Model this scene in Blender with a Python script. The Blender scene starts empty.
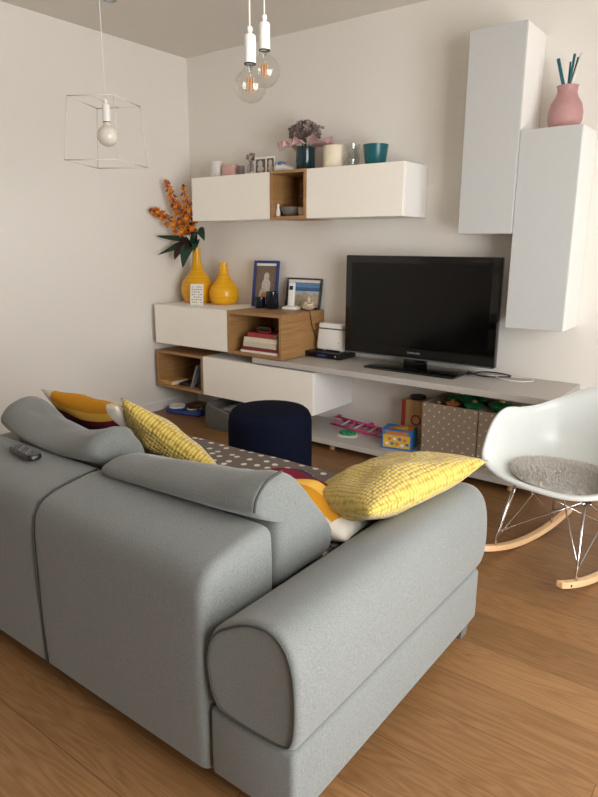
import bpy, bmesh, math, random
from mathutils import Vector, Matrix, noise
random.seed(7)
sc = bpy.context.scene
col = sc.collection
PI = math.pi

# ------------------------------------------------------------------ materials
def lin(h):
    if isinstance(h, str):
        h = h.lstrip('#'); c = [int(h[i:i+2], 16)/255 for i in (0, 2, 4)]
    else: c = list(h)
    return tuple((x/12.92 if x <= .04045 else ((x+.055)/1.055)**2.4) for x in c) + (1,)
class NT:
    def __init__(s, name):
        s.m = bpy.data.materials.new(name); s.m.use_nodes = True
        s.t = s.m.node_tree; s.b = s.t.nodes['Principled BSDF']
    def n(s, typ, **kw):
        nd = s.t.nodes.new(typ)
        for k, v in kw.items():
            if k in nd.inputs: nd.inputs[k].default_value = v
            else: setattr(nd, k, v)
        return nd
    def l(s, a, b): s.t.links.new(a, b)
    def math(s, op, a, b=None, c=None):
        nd = s.t.nodes.new('ShaderNodeMath'); nd.operation = op
        for i, x in enumerate((a, b, c)):
            if x is None: continue
            if hasattr(x, 'default_value') or hasattr(x, 'is_linked'): s.l(x, nd.inputs[i])
            else: nd.inputs[i].default_value = x
        return nd.outputs[0]
    def coord(s, which='Object', scale=(1, 1, 1), rot=(0, 0, 0)):
        c = s.n('ShaderNodeTexCoord'); mp = s.n('ShaderNodeMapping')
        mp.inputs['Scale'].default_value = scale; mp.inputs['Rotation'].default_value = rot
        s.l(c.outputs[which], mp.inputs['Vector']); return mp.outputs['Vector']
    def ramp(s, fac, stops, interp='LINEAR'):
        r = s.n('ShaderNodeValToRGB'); r.color_ramp.interpolation = interp
        e = r.color_ramp.elements
        while len(e) < len(stops): e.new(.5)
        for i, (p, c) in enumerate(stops):
            e[i].position = p; e[i].color = c
        s.l(fac, r.inputs['Fac']); return r.outputs['Color']
    def mix(s, fac, a, b, blend='MIX'):
        m = s.n('ShaderNodeMix', data_type='RGBA', blend_type=blend)
        for sock, x in ((m.inputs[0], fac), (m.inputs[6], a), (m.inputs[7], b)):
            if hasattr(x, 'is_linked'): s.l(x, sock)
            else: sock.default_value = x
        return m.outputs[2]
    def bump(s, h, strength=.3, dist=.002):
        b = s.n('ShaderNodeBump'); b.inputs['Strength'].default_value = strength; b.inputs['Distance'].default_value = dist
        s.l(h, b.inputs['Height']); s.l(b.outputs[0], s.b.inputs['Normal'])
    def set(s, **kw):
        for k, v in kw.items():
            k = k.replace('_', ' ')
            if hasattr(v, 'is_linked'): s.l(v, s.b.inputs[k])
            else: s.b.inputs[k].default_value = v
        return s.m

def plain(name, color, rough=.5, var=.03, scale=40, metal=0, bump=0, **kw):
    t = NT(name); c = lin(color)
    nz = t.n('ShaderNodeTexNoise', Scale=scale, Detail=3); t.l(t.coord(), nz.inputs['Vector'])
    lo = tuple(max(0, x*(1-var)) for x in c[:3])+(1,); hi = tuple(min(1, x*(1+var)) for x in c[:3])+(1,)
    t.set(Base_Color=t.ramp(nz.outputs['Fac'], [(.3, lo), (.7, hi)]), Roughness=rough, Metallic=metal, **kw)
    if bump: t.bump(nz.outputs['Fac'], bump, .002)
    return t.m

def wall_paint(name, color):
    t = NT(name); c = lin(color)
    nz = t.n('ShaderNodeTexNoise', Scale=1.3, Detail=3); t.l(t.coord(), nz.inputs['Vector'])
    n2 = t.n('ShaderNodeTexNoise', Scale=180, Detail=2); t.l(t.coord(), n2.inputs['Vector'])
    t.set(Base_Color=t.ramp(nz.outputs['Fac'], [(.3, tuple(x*.975 for x in c[:3])+(1,)), (.7, c)]), Roughness=.9)
    t.bump(n2.outputs['Fac'], .08, .001)
    return t.m

def wood(name, base, dark, axis='X', scale=1., rough=.45):
    t = NT(name)
    s = {'X': (1.2, 22, 22), 'Y': (22, 1.2, 22), 'Z': (22, 22, 1.2)}[axis]
    v = t.coord(scale=tuple(a*scale for a in s))
    nz = t.n('ShaderNodeTexNoise', Scale=2.2, Detail=6, Distortion=.6); t.l(v, nz.inputs['Vector'])
    n2 = t.n('ShaderNodeTexNoise', Scale=9, Detail=3); t.l(v, n2.inputs['Vector'])
    f = t.math('ADD', t.math('MULTIPLY', nz.outputs['Fac'], .7), t.math('MULTIPLY', n2.outputs['Fac'], .3))
    t.set(Base_Color=t.ramp(f, [(.34, lin(dark)), (.62, lin(base))]), Roughness=rough)
    t.bump(f, .05, .001)
    return t.m

def floor_mat():
    t = NT('oak_planks')
    v = t.coord()
    br = t.n('ShaderNodeTexBrick'); br.offset = .37; br.offset_frequency = 2; br.squash = 1
    t.l(v, br.inputs['Vector'])
    for k, x in {'Scale': 1, 'Brick Width': 1.85, 'Row Height': .185, 'Mortar Size': .0016, 'Mortar Smooth': .3, 'Bias': 0}.items(): br.inputs[k].default_value = x
    br.inputs['Color1'].default_value = (0, 0, 0, 1); br.inputs['Color2'].default_value = (1, 1, 1, 1); br.inputs['Mortar'].default_value = (.5, .5, .5, 1)
    # shift the grain from plank to plank
    off = t.n('ShaderNodeVectorMath', operation='MULTIPLY_ADD')
    t.l(br.outputs['Color'], off.inputs[0]); off.inputs[1].default_value = (7, 3, 5); t.l(v, off.inputs[2])
    mp = t.n('ShaderNodeMapping'); mp.inputs['Scale'].default_value = (.9, 9, 1); t.l(off.outputs[0], mp.inputs['Vector'])
    big = t.n('ShaderNodeTexNoise', Scale=1.5, Detail=2, Distortion=.3); t.l(mp.outputs[0], big.inputs['Vector'])
    rings = t.math('FRACT', t.math('MULTIPLY', big.outputs['Fac'], 13))
    rings = t.math('ABSOLUTE', t.math('SUBTRACT', rings, .5))
    mp2 = t.n('ShaderNodeMapping'); mp2.inputs['Scale'].default_value = (4, 120, 1); t.l(off.outputs[0], mp2.inputs['Vector'])
    fine = t.n('ShaderNodeTexNoise', Scale=1.5, Detail=4); t.l(mp2.outputs[0], fine.inputs['Vector'])
    g = t.math('ADD', t.math('MULTIPLY', rings, .55), t.math('MULTIPLY', fine.outputs['Fac'], .55))
    c = t.ramp(g, [(.2, lin('#785634')), (.5, lin('#8A6642')), (.8, lin('#96734D'))])
    tint = t.ramp(br.outputs['Color'], [(0, (.80, .78, .76, 1)), (1, (1.1, 1.09, 1.08, 1))])
    c = t.mix(1., c, tint, 'MULTIPLY')
    c = t.mix(t.math('MULTIPLY', br.outputs['Fac'], .7), c, lin('#4A3018'))
    t.set(Base_Color=c, Roughness=t.math('MULTIPLY_ADD', fine.outputs['Fac'], .15, .36))
    t.b.inputs['Specular IOR Level'].default_value = .35
    t.bump(t.math('SUBTRACT', t.math('MULTIPLY', g, .3), br.outputs['Fac']), .12, .001)
    return t.m

def weave(name, a, b, freq=1100, rough=.95, bumps=.35, mottle=.06):
    t = NT(name); v = t.coord()
    w1 = t.n('ShaderNodeTexNoise', Scale=1, Detail=2); t.l(t.coord(scale=(freq, freq*.17, freq*.17)), w1.inputs['Vector'])
    w2 = t.n('ShaderNodeTexNoise', Scale=1, Detail=2); t.l(t.coord(scale=(freq*.17, freq*.6, freq)), w2.inputs['Vector'])
    n3 = t.n('ShaderNodeTexNoise', Scale=5, Detail=3); t.l(v, n3.inputs['Vector'])
    f = t.math('ADD', t.math('MULTIPLY', w1.outputs['Fac'], .5), t.math('MULTIPLY', w2.outputs['Fac'], .5))
    f2 = t.math('ADD', f, t.math('MULTIPLY', t.math('SUBTRACT', n3.outputs['Fac'], .5), mottle))
    t.set(Base_Color=t.ramp(f2, [(.33, lin(a)), (.67, lin(b))]), Roughness=rough, Sheen_Weight=.25, Sheen_Roughness=.5)
    t.b.inputs['Specular IOR Level'].default_value = .15
    t.bump(f, bumps, .0012)
    return t.m

def knit(name, a, b, cell=.0115):
    t = NT(name)
    vo = t.n('ShaderNodeTexVoronoi', Scale=1/cell, Randomness=.32); vo.voronoi_dimensions = '2D'; t.l(t.coord(scale=(1, 1.15, 1)), vo.inputs['Vector'])
    h = t.math('SUBTRACT', 1, t.math('POWER', t.math('MULTIPLY', vo.outputs['Distance'], 1.5), 2))
    t.set(Base_Color=t.ramp(h, [(.2, lin(b)), (.75, lin(a))]), Roughness=.95, Sheen_Weight=.3)
    t.b.inputs['Specular IOR Level'].default_value = .1
    t.bump(h, .9, .004)
    return t.m

def dots(name, ground, dot, pitch, rad, axes='XY', jitter=0., ground2=None):
    t = NT(name); sx = t.n('ShaderNodeSeparateXYZ'); v = t.coord()
    if jitter:
        vo = t.n('ShaderNodeTexVoronoi', Scale=1/pitch, Randomness=jitter); vo.voronoi_dimensions = '2D'
        t.l(v, vo.inputs['Vector']); d = t.math('MULTIPLY', vo.outputs['Distance'], pitch)
    else:
        t.l(v, sx.inputs[0]); i = {'X': 0, 'Y': 1, 'Z': 2}
        # staggered grid in a diagonal frame
        a = sx.outputs[i[axes[0]]]; b = sx.outputs[i[axes[1]]]
        p = t.math('MULTIPLY', t.math('ADD', a, b), 1/(pitch*1.414)); q = t.math('MULTIPLY', t.math('SUBTRACT', a, b), 1/(pitch*1.414))
        fp = t.math('SUBTRACT', t.math('FRACT', p), .5); fq = t.math('SUBTRACT', t.math('FRACT', q), .5)
        d = t.math('MULTIPLY', t.math('SQRT', t.math('ADD', t.math('MULTIPLY', fp, fp), t.math('MULTIPLY', fq, fq))), pitch)
    m = t.math('LESS_THAN', d, rad)
    nz = t.n('ShaderNodeTexNoise', Scale=300, Detail=2); t.l(v, nz.inputs['Vector'])
    g = t.ramp(nz.outputs['Fac'], [(.3, lin(ground2 or ground)), (.7, lin(ground))])
    t.set(Base_Color=t.mix(m, g, lin(dot)), Roughness=.95); t.b.inputs['Specular IOR Level'].default_value = .15
    t.bump(nz.outputs['Fac'], .25, .001)
    return t.m

def bands(name, flip, stops, sc=3.3, off=.36):
    stops = [(p, lin(h)) for p, h in stops]
    """curved colour bands of the mustard, crimson, navy and white pillows"""
    t = NT(name); sx = t.n('ShaderNodeSeparateXYZ'); t.l(t.coord(), sx.inputs[0])
    x, y = sx.outputs[0], sx.outputs[1]
    f = t.math('ADD', t.math('MULTIPLY', y, sc*flip), t.math('MULTIPLY', t.math('MULTIPLY', x, x), -2.2))
    f = t.math('ADD', f, off)
    c = t.ramp(f, stops, 'CONSTANT')
    edge = t.math('GREATER_THAN', t.math('ADD', t.math('ABSOLUTE', x), t.math('MULTIPLY', y, .25*flip)), .215)
    c = t.mix(edge, c, lin('#CFC8BC'))
    nz = t.n('ShaderNodeTexNoise', Scale=250, Detail=2); t.l(t.coord(), nz.inputs['Vector'])
    t.set(Base_Color=c, Roughness=.9); t.b.inputs['Specular IOR Level'].default_value = .15
    t.bump(nz.outputs['Fac'], .2, .001)
    return t.m

def glass(name, tint=(1, 1, 1, 1), rough=0., lo=.04):
    t = NT(name); out = t.t.nodes['Material Output']
    tr = t.n('ShaderNodeBsdfTransparent'); tr.inputs[0].default_value = tint
    gl = t.n('ShaderNodeBsdfGlossy'); gl.inputs['Roughness'].default_value = rough
    lw = t.n('ShaderNodeLayerWeight'); lw.inputs['Blend'].default_value = .5
    mx = t.n('ShaderNodeMixShader'); t.l(t.math('MULTIPLY_ADD', t.math('POWER', lw.outputs['Facing'], 3.5), .55, lo), mx.inputs[0])
    t.l(tr.outputs[0], mx.inputs[1]); t.l(gl.outputs[0], mx.inputs[2]); t.l(mx.outputs[0], out.inputs['Surface'])
    return t.m

def vase_mat(name, a, b):
    t = NT(name); v = t.coord(scale=(1, 1, 130))
    nz = t.n('ShaderNodeTexNoise', Scale=1, Detail=2, Distortion=.3); t.l(v, nz.inputs['Vector'])
    t.set(Base_Color=t.ramp(nz.outputs['Fac'], [(.3, lin(b)), (.65, lin(a))]), Roughness=.28)
    t.bump(nz.outputs['Fac'], .5, .003)
    return t.m

M = {}
M['wall'] = wall_paint('wall_paint', '#E8E4DD')
M['wall_warm'] = wall_paint('rear_wall_paint', '#E4DED4')
M['ceil'] = wall_paint('ceiling_paint', '#DED9D1')
M['skirt'] = plain('skirting_paint', '#EDEBE6', .5)
M['floor'] = floor_mat()
M['white_front'] = plain('cream_lacquer', '#FAF4EA', .55, .01)
M['white_body'] = plain('white_melamine', '#F3F1EE', .5, .01)
M['grey_front'] = plain('grey_lacquer', '#BFC0BF', .5, .01)
M['bench'] = plain('grey_laminate', '#BDB8B2', .42, .02, 120)
M['oak'] = wood('oak_veneer', '#AD8455', '#956C41', 'X', 1.)
M['oakz'] = wood('oak_veneer_upright', '#AD8455', '#956C41', 'Z', 1.)
M['oaky'] = wood('oak_veneer_deep', '#AD8455', '#956C41', 'Y', 1.)
M['sofa'] = weave('grey_sofa_weave', '#5D605E', '#7B7E7C')
M['seam'] = plain('seam_thread', '#3F413F', .9)
M['cushion'] = weave('grey_cushion_weave', '#5B5E5C', '#777A77')
M['knit'] = knit('mustard_knit', '#C2A855', '#9C8438', .0135)
M['bandsA'] = bands('banded_pillow_cloth', 1, [(0, '#2C2F3C'), (.40, '#6B1C2B'), (.56, '#DDAE4C'), (.76, '#C08420')], 6.2, -.22)
M['bandsB'] = bands('banded_pillow_cloth_turned', -1, [(0, '#2C2F3C'), (.22, '#6B1C2B'), (.36, '#DDAE4C'), (.54, '#C08420'), (.76, '#C4BDB1')])
M['throw'] = dots('polka_dot_throw', '#726862', '#CFC7BC', .062, .0125, jitter=.55, ground2='#665C57')
M['bin'] = dots('polka_dot_bin_cloth', '#A59584', '#DCD3C4', .044, .0056, 'XZ', ground2='#9B8B7A')
M['navy'] = plain('navy_velvet', '#0E1224', .9, .15, 60, Specular_IOR_Level=.1)
M['black'] = plain('black_plastic', '#141414', .35, .05)
M['piano'] = plain('gloss_black_plastic', '#060606', .08, 0)
M['screen'] = plain('tv_screen', '#040404', .14, 0, Specular_IOR_Level=.28)
M['silver'] = plain('silver_print', '#A3A6AA', .35, .02)
M['chrome'] = plain('chrome', '#D8D8DA', .12, .01, metal=1)
M['plastic'] = plain('white_plastic', '#D2D5D3', .32, .01)
M['maple'] = wood('maple_runner', '#E3BC92', '#D2A678', 'Y', 1., .4)
M['fur'] = plain('grey_fleece', '#C9C4BD', .95, .10, 60, Sheen_Weight=.4)
M['white_p'] = plain('white_gloss_plastic', '#E9E8E4', .3, .01)
M['yellow'] = vase_mat('yellow_glaze', '#EDB112', '#D6980A')
M['pinkvase'] = plain('dusty_pink_ceramic', '#B48987', .6, .04, 60)
M['teal'] = plain('teal_ceramic', '#0F5B63', .3, .04)
M['teald'] = plain('dark_teal_glass', '#14343B', .15, .05)
M['cream'] = plain('cream_wax', '#EBE0C8', .6, .02)
M['blue'] = plain('blue_frame_paint', '#1F3370', .45, .06)
M['mug'] = plain('dark_navy_glass', '#0E1A26', .12, .05)
M['green'] = plain('dark_green_leaf', '#173A2C', .5, .2, 30)
M['leafbrown'] = plain('dark_red_leaf', '#3A1B18', .55, .2, 30)
M['orange'] = plain('orange_petal', '#DB7A24', .6, .25, 80)
M['orange2'] = plain('yellow_orange_petal', '#E0962C', .6, .2, 80)
M['rust'] = plain('rust_petal', '#8A3A16', .6, .25, 80)
M['stem'] = plain('brown_stem', '#4A2A1C', .7, .1)
M['clear'] = glass('clear_glass', (.90, .91, .91, 1), lo=.10)
M['bulbglass'] = glass('bulb_glass', (.96, .96, .94, 1), lo=.07)
M['bulbwhite'] = plain('pale_bulb_glass', '#DAD3C8', .12, .01)
M['filament'] = plain('amber_filament', '#D79A5C', .4)
M['cord'] = plain('white_cord', '#E5E0D5', .6, .02)
M['wirelamp'] = plain('white_wire_paint', '#D6CFC3', .5, .02)
M['bluetoy'] = plain('blue_plastic', '#123A86', .4, .05)
M['pinktoy'] = plain('pink_plastic', '#CF3F7E', .4, .08)
M['pinkpale'] = plain('pale_pink_plastic', '#E3A9C0', .4, .05)
M['greentoy'] = plain('green_plastic', '#1C7A4A', .4, .15)
M['redtoy'] = plain('red_paint', '#A83A30', .5, .06)
M['toywood'] = wood('toy_wood', '#CDA877', '#B88F5E', 'Z', 1.)
M['yellowcard'] = plain('yellow_card', '#E2B544', .5, .1, 30)
M['bluecard'] = plain('blue_card', '#2D78B8', .5, .1, 30)
M['orangecard'] = plain('orange_card', '#C9783A', .5, .1)
M['paper'] = plain('paper', '#EAE5DB', .8, .02)
M['pages'] = plain('book_pages', '#DDD3BD', .85, .04, 200)
M['print'] = plain('grey_print', '#7C7D80', .8)
M['red'] = plain('red_cover', '#9E3A38', .55, .08)
M['crimson'] = plain('crimson_cover', '#7B2530', .55, .08)
M['creamcover'] = plain('cream_cover', '#CFC6B0', .6, .05)
M['darkcover'] = plain('dark_cover', '#1E1A1C', .5, .1)
M['greycover'] = plain('grey_cover', '#8C8B8A', .6, .06)
M['bluecover'] = plain('blue_cover', '#33557E', .5, .1)
M['ochrecover'] = plain('ochre_cover', '#C79A56', .6, .1)
M['stone'] = plain('grey_stoneware', '#6E6B67', .7, .15, 80)
M['beige'] = plain('beige_stone', '#CDBBA0', .8, .12, 90)
M['felt'] = plain('grey_felt', '#605D5A', .95, .12, 120, bump=.2)
M['tulle'] = plain('pink_tulle', '#E2BFC3', .8, .06)
M['dry'] = plain('dried_petals', '#8A7B74', .9, .3, 120)
M['dry2'] = plain('dried_mauve_petals', '#A99694', .9, .25, 120)
M['pinkbox'] = plain('pink_card', '#D3A8A2', .7, .04)
M['frost'] = plain('frosted_glass', '#D8D6D0', .45, .02)
M['photo_a'] = plain('photo_print', '#5B524C', .4, .6, 45)
M['reedteal'] = plain('teal_reed', '#1E6570', .6, .05)
M['reedwhite'] = plain('white_reed', '#E8E4D8', .6, .02)
M['bluegrey'] = plain('blue_glaze', '#5C7396', .3, .1)
M['tv_led'] = plain('grey_print_small', '#55585C', .4)

# ------------------------------------------------------------------ mesh helpers
def obj(name, bm, mat, parent=None, smooth=None, mods=()):
    me = bpy.data.meshes.new(name)
    bmesh.ops.recalc_face_normals(bm, faces=bm.faces[:])
    bm.to_mesh(me); bm.free()
    for m in (mat if isinstance(mat, (list, tuple)) else [mat]): me.materials.append(m)
    o = bpy.data.objects.new(name, me); col.objects.link(o)
    if parent is not None: o.parent = parent
    if smooth is not None:
        me.polygons.foreach_set('use_smooth', [True]*len(me.polygons))
        if smooth < 3.1: me.set_sharp_from_angle(angle=smooth)
    return o
def thing(name, label, cat, loc=(0, 0, 0), rz=0, group=None):
    o = bpy.data.objects.new(name, None); col.objects.link(o); o.empty_display_size = .05
    o.location = loc; o.rotation_euler = (0, 0, rz); tag(o, label, cat, group); return o
def tag(o, label, cat, group=None, kind=None):
    o['label'] = label; o['category'] = cat
    if group: o['group'] = group
    if kind: o['kind'] = kind
    return o
def struct(name, bm, mat, parent=None, smooth=None):
    o = obj(name, bm, mat, parent, smooth)
    if parent is None: o['kind'] = 'structure'
    return o
def dup(root, loc, rz, label, group=None):
    r = root.copy(); col.objects.link(r); r.location = loc; r.rotation_euler = (0, 0, rz); r['label'] = label
    if group: r['group'] = group
    for ch in list(root.children):
        c = ch.copy(); col.objects.link(c); c.parent = r
        for g in ch.children:
            d = g.copy(); col.objects.link(d); d.parent = c
    return r
def box(x0, x1, y0, y1, z0, z1, bev=0, seg=2, bm=None, mi=0):
    b = bmesh.new()
    r = bmesh.ops.create_cube(b, size=1)
    for v in b.verts:
        v.co = Vector(((x0+x1)/2+v.co.x*(x1-x0), (y0+y1)/2+v.co.y*(y1-y0), (z0+z1)/2+v.co.z*(z1-z0)))
    if bev: bmesh.ops.bevel(b, geom=b.edges[:], offset=bev, segments=seg, affect='EDGES', profile=.5)
    for f in b.faces: f.material_index = mi
    return join(bm, b)
def join(bm, b):
    if bm is None: return b
    me = bpy.data.meshes.new('t'); b.to_mesh(me); b.free(); bm.from_mesh(me); bpy.data.meshes.remove(me); return bm
def lathe(prof, n=40, bm=None, c=(0, 0, 0), mi=0):
    b = bmesh.new(); rings = []
    for r, z in prof:
        if r < 1e-5: rings.append([b.verts.new((c[0], c[1], c[2]+z))])
        else: rings.append([b.verts.new((c[0]+r*math.cos(2*PI*i/n), c[1]+r*math.sin(2*PI*i/n), c[2]+z)) for i in range(n)])
    for A, B in zip(rings, rings[1:]):
        for i in range(n):
            a0, a1 = A[i % len(A)], A[(i+1) % len(A)]; b0, b1 = B[i % len(B)], B[(i+1) % len(B)]
            vs = []
            for v in (a0, a1, b1, b0):
                if v not in vs: vs.append(v)
            if len(vs) > 2: b.faces.new(vs)
    for f in b.faces: f.material_index = mi
    return join(bm, b)
def crom(pts, n, closed=False):
    P = [Vector(p) for p in pts]; out = []; m = len(P); segs = m if closed else m-1
    for i in range(segs):
        g = (lambda k: P[k % m]) if closed else (lambda k: P[max(0, min(m-1, k))])
        a, b_, c, d = g(i-1), g(i), g(i+1), g(i+2)
        for k in range(n):
            t = k/n
            out.append(.5*((2*b_)+(c-a)*t+(2*a-5*b_+4*c-d)*t*t+(3*b_-a-3*c+d)*t**3))
    if not closed: out.append(P[-1])
    return out
def tube(pts, r, n=10, bm=None, closed=False, mi=0, r1=None):
    P = [Vector(p) for p in pts]; b = bmesh.new(); rings = []
    m = len(P); ref = None
    for i, p in enumerate(P):
        if closed: t = (P[(i+1) % m]-P[i-1]).normalized()
        else: t = (P[min(i+1, m-1)]-P[max(i-1, 0)]).normalized()
        if ref is None:
            ref = Vector((0, 0, 1)) if abs(t.z) < .9 else Vector((1, 0, 0))
        u = (ref-t*ref.dot(t)).normalized(); w = t.cross(u); ref = u
        rr = r if r1 is None else r+(r1-r)*i/(m-1)
        rings.append([b.verts.new(p+rr*(u*math.cos(2*PI*k/n)+w*math.sin(2*PI*k/n))) for k in range(n)])
    for i in range(m if closed else m-1):
        A, B = rings[i], rings[(i+1) % m]
        for k in range(n): b.faces.new((A[k], A[(k+1) % n], B[(k+1) % n], B[k]))
    if not closed: b.faces.new(rings[0][::-1]); b.faces.new(rings[-1])
    for f in b.faces: f.material_index = mi
    return join(bm, b)
def loft(sections, bm=None, caps=True, mi=0):
    """sections: lists of equally many 3-D points, each a closed ring"""
    b = bmesh.new(); R = [[b.verts.new(p) for p in s] for s in sections]; n = len(R[0])
    for A, B in zip(R, R[1:]):
        for k in range(n): b.faces.new((A[k], A[(k+1) % n], B[(k+1) % n], B[k]))
    if caps: b.faces.new(R[0][::-1]); b.faces.new(R[-1])
    for f in b.faces: f.material_index = mi
    return join(bm, b)
def poly(pts, bm=None, mi=0):
    b = bmesh.new(); b.faces.new([b.verts.new(p) for p in pts])
    for f in b.faces: f.material_index = mi
    return join(bm, b)
def ellipse(cx, cz, rx, rz, y, n=20): return [(cx+rx*math.cos(2*PI*i/n), y, cz+rz*math.sin(2*PI*i/n)) for i in range(n)]
def ball(c, r, bm=None, sub=2, sq=(1, 1, 1), mi=0, rough=0):
    b = bmesh.new(); bmesh.ops.create_icosphere(b, subdivisions=sub, radius=1)
    for v in b.verts:
        k = 1+(rough*(random.random()-.5) if rough else 0)
        v.co = Vector((c[0]+v.co.x*r*sq[0]*k, c[1]+v.co.y*r*sq[1]*k, c[2]+v.co.z*r*sq[2]*k))
    for f in b.faces: f.material_index = mi
    return join(bm, b)
def xform(bm, mat): bmesh.ops.transform(bm, matrix=mat, verts=bm.verts[:]); return bm

# ------------------------------------------------------------------ the room
H = 2.68; XR = 5.0; YF = -6.6
struct('floor', box(-.1, XR+.1, YF-.1, .1, -.1, 0), M['floor'])
struct('ceiling', box(-.1, XR+.1, YF-.1, .1, H, H+.1), M['ceil'])
struct('wall_back', box(-.1, XR+.1, 0, .12, 0, H), M['wall'])
struct('wall_left', box(-.12, 0, YF-.1, 0, 0, H), M['wall'])
struct('wall_front', box(-.1, XR+.1, YF-.12, YF, 0, H), M['wall_warm'])
WY0, WY1, WZ0, WZ1 = -3.75, -1.6, .12, 2.20
bm = box(XR, XR+.15, YF, WY0, 0, H); box(XR, XR+.15, WY1, 0, 0, H, bm=bm)
box(XR, XR+.15, WY0, WY1, 0, WZ0, bm=bm); box(XR, XR+.15, WY0, WY1, WZ1, H, bm=bm)
struct('wall_right', bm, M['wall'])
bm = bmesh.new()
for a, b_ in ((WY0, WY0+.06), ((WY0+WY1)/2-.04, (WY0+WY1)/2+.04), (WY1-.06, WY1)): box(XR+.04, XR+.1, a, b_, WZ0, WZ1, .004, bm=bm)
for a, b_ in ((WZ0, WZ0+.08), (WZ1-.06, WZ1)): box(XR+.045, XR+.095, WY0, WY1, a, b_, .004, bm=bm)
struct('window_1', bm, M['skirt'])
struct('baseboard_left', box(0, .012, YF, -.012, 0, .075, .003), M['skirt'])
struct('baseboard_back', box(0, XR, -.012, 0, 0, .075, .003), M['skirt'])

# ------------------------------------------------------------------ wall furniture
def cabinet(name, label, x0, x1, d, z0, z1, fmat, bmat, front='front_panel', cat='cabinet', th=.018):
    t = thing(name, label, cat, (x0, 0, z0)); w = x1-x0; h = z1-z0
    b = box(0, w, -d+th+.0015, -.002, 0, h, .0015, 1)
    obj('body', b, bmat, t)
    obj(front, box(.0005, w-.0005, -d, -d+th, .0005, h-.0005, .0015, 1), fmat, t)
    return t
def cubby(name, label, x0, x1, d, z0, z1, th=.02):
    t = thing(name, label, 'shelf box', (x0, 0, z0)); w = x1-x0; h = z1-z0
    obj('top_panel', box(0, w, -d, -.002, h-th, h, .001, 1), M['oak'], t)
    obj('bottom_panel', box(0, w, -d, -.002, 0, th, .001, 1), M['oak'], t)
    obj('side_panel', box(0, th, -d+.0005, -.002, th, h-th, .0008, 1), M['oaky'], t)
    obj('side_panel', box(w-th, w, -d+.0005, -.002, th, h-th, .0008, 1), M['oaky'], t)
    obj('back_panel', box(th, w-th, -.016, -.004, th, h-th), M['oak'], t)
    return t
UZ0, UZ1, UD = 1.47, 1.773, .303
cabinet('wall_cabinet', 'white wall cabinet left of the small oak cubby, near the corner', .326, 1.070, UD, UZ0, UZ1, M['white_front'], M['white_body'], 'flap_door', th=.018)
cubby('oak_cubby', 'square oak cubby between the two high white wall cabinets', 1.071, 1.369, UD+.004, UZ0-.002, UZ1+.003)
cabinet('wall_cabinet', 'white wall cabinet right of the oak cubby, under the teal pot', 1.370, 2.063, UD, UZ0, UZ1, M['white_front'], M['white_body'], 'flap_door')
EZ0, EZ1, ED = .566, .858, .488
cabinet('wall_cabinet', 'white cabinet in the corner carrying the two yellow vases', .07, .829, ED, EZ0, EZ1, M['white_front'], M['white_body'], 'flap_door')
cubby('oak_cubby', 'wide open oak box with stacked books beside the media bench', .830, 1.314, ED+.003, EZ0-.006, EZ1+.002, .022)
GZ0, GZ1, GD = .22, .506, .475
cubby('oak_cubby', 'lowest open oak box in the corner, above the pet bowls', .05, .560, GD, GZ0, GZ1, .02)
cabinet('low_wall_cabinet', 'long white drawer unit under the grey bench, behind the pouf', .561, 1.562, GD, GZ0, GZ1, M['white_front'], M['white_body'], 'drawer_front')
tag(obj('media_bench', box(1.058, 3.061, -.49, -.002, .519, .555, .0015, 1), M['bench']), 'long grey floating bench top carrying the television', 'bench top')
t = thing('low_shelf', 'low grey shelf board near the floor holding toys and bins', 'shelf', (1.25, 0, 0))
obj('board', box(0, 1.75, -.465, -.014, .045, .080, .0015, 1), M['bench'], t)
for x, y in ((.42, -.40), (1.60, -.40), (.42, -.08), (1.60, -.08)):
    obj('foot', lathe([(0, 0), (.018, 0), (.018, .045), (0, .045)], 16, c=(x, y, 0)), M['toywood'], t, .6)
TD = .30
cabinet('tall_wall_cabinet', 'tall grey-white wall cabinet hung higher, left of the pair', 2.412, 2.708, TD+.005, 1.367, 2.378, M['grey_front'], M['white_body'], 'door', 'cabinet')
cabinet('tall_wall_cabinet', 'tall grey-white wall cabinet hung lower, under the pink vase', 2.710, 3.008, TD-.010, .873, 1.876, M['grey_front'], M['white_body'], 'door', 'cabinet')

# ------------------------------------------------------------------ television and devices
t = thing('television', 'large black flat television standing on the grey bench', 'television', (2.1355, -.22, .555))
TW, T0, T1 = 1.009, .068, .688
bm = box(-TW/2, TW/2, 0, .05, T0, T1, .006, 2)
obj('casing', bm, M['piano'], t, .6)
obj('back_cover', box(-TW/2+.12, TW/2-.12, .05, .085, T0+.06, T1-.08, .012, 2), M['black'], t, .6)
obj('screen', box(-TW/2+.045, TW/2-.045, -.0016, .002, T0+.075, T1-.045), M['screen'], t)
obj('lower_trim', box(-TW/2+.004, TW/2-.004, -.003, .004, T0-.001, T0+.007, .001, 1), M['tv_led'], t)
obj('neck', box(-.075, .075, .012, .05, .012, T0+.02, .006), M['piano'], t, .6)
o = obj('stand_base', box(-.285, .315, -.115, .135, 0, .014, .006, 3), M['piano'], t, .6)
def text_mesh(name, s, size, mat, parent, mtx, depth=.0004):
    cu = bpy.data.curves.new(name, 'FONT'); cu.body = s; cu.size = size; cu.align_x = 'CENTER'; cu.extrude = depth
    cu.space_character = 1.15
    tmp = bpy.data.objects.new('tmp', cu); col.objects.link(tmp)
    dg = bpy.context.evaluated_depsgraph_get()
    me = bpy.data.meshes.new_from_object(tmp.evaluated_get(dg)); bpy.data.objects.remove(tmp)
    me.materials.clear(); me.materials.append(mat); me.transform(mtx)
    o = bpy.data.objects.new(name, me); col.objects.link(o); o.parent = parent; return o
RX = Matrix.Rotation(PI/2, 4, 'X')
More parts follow.
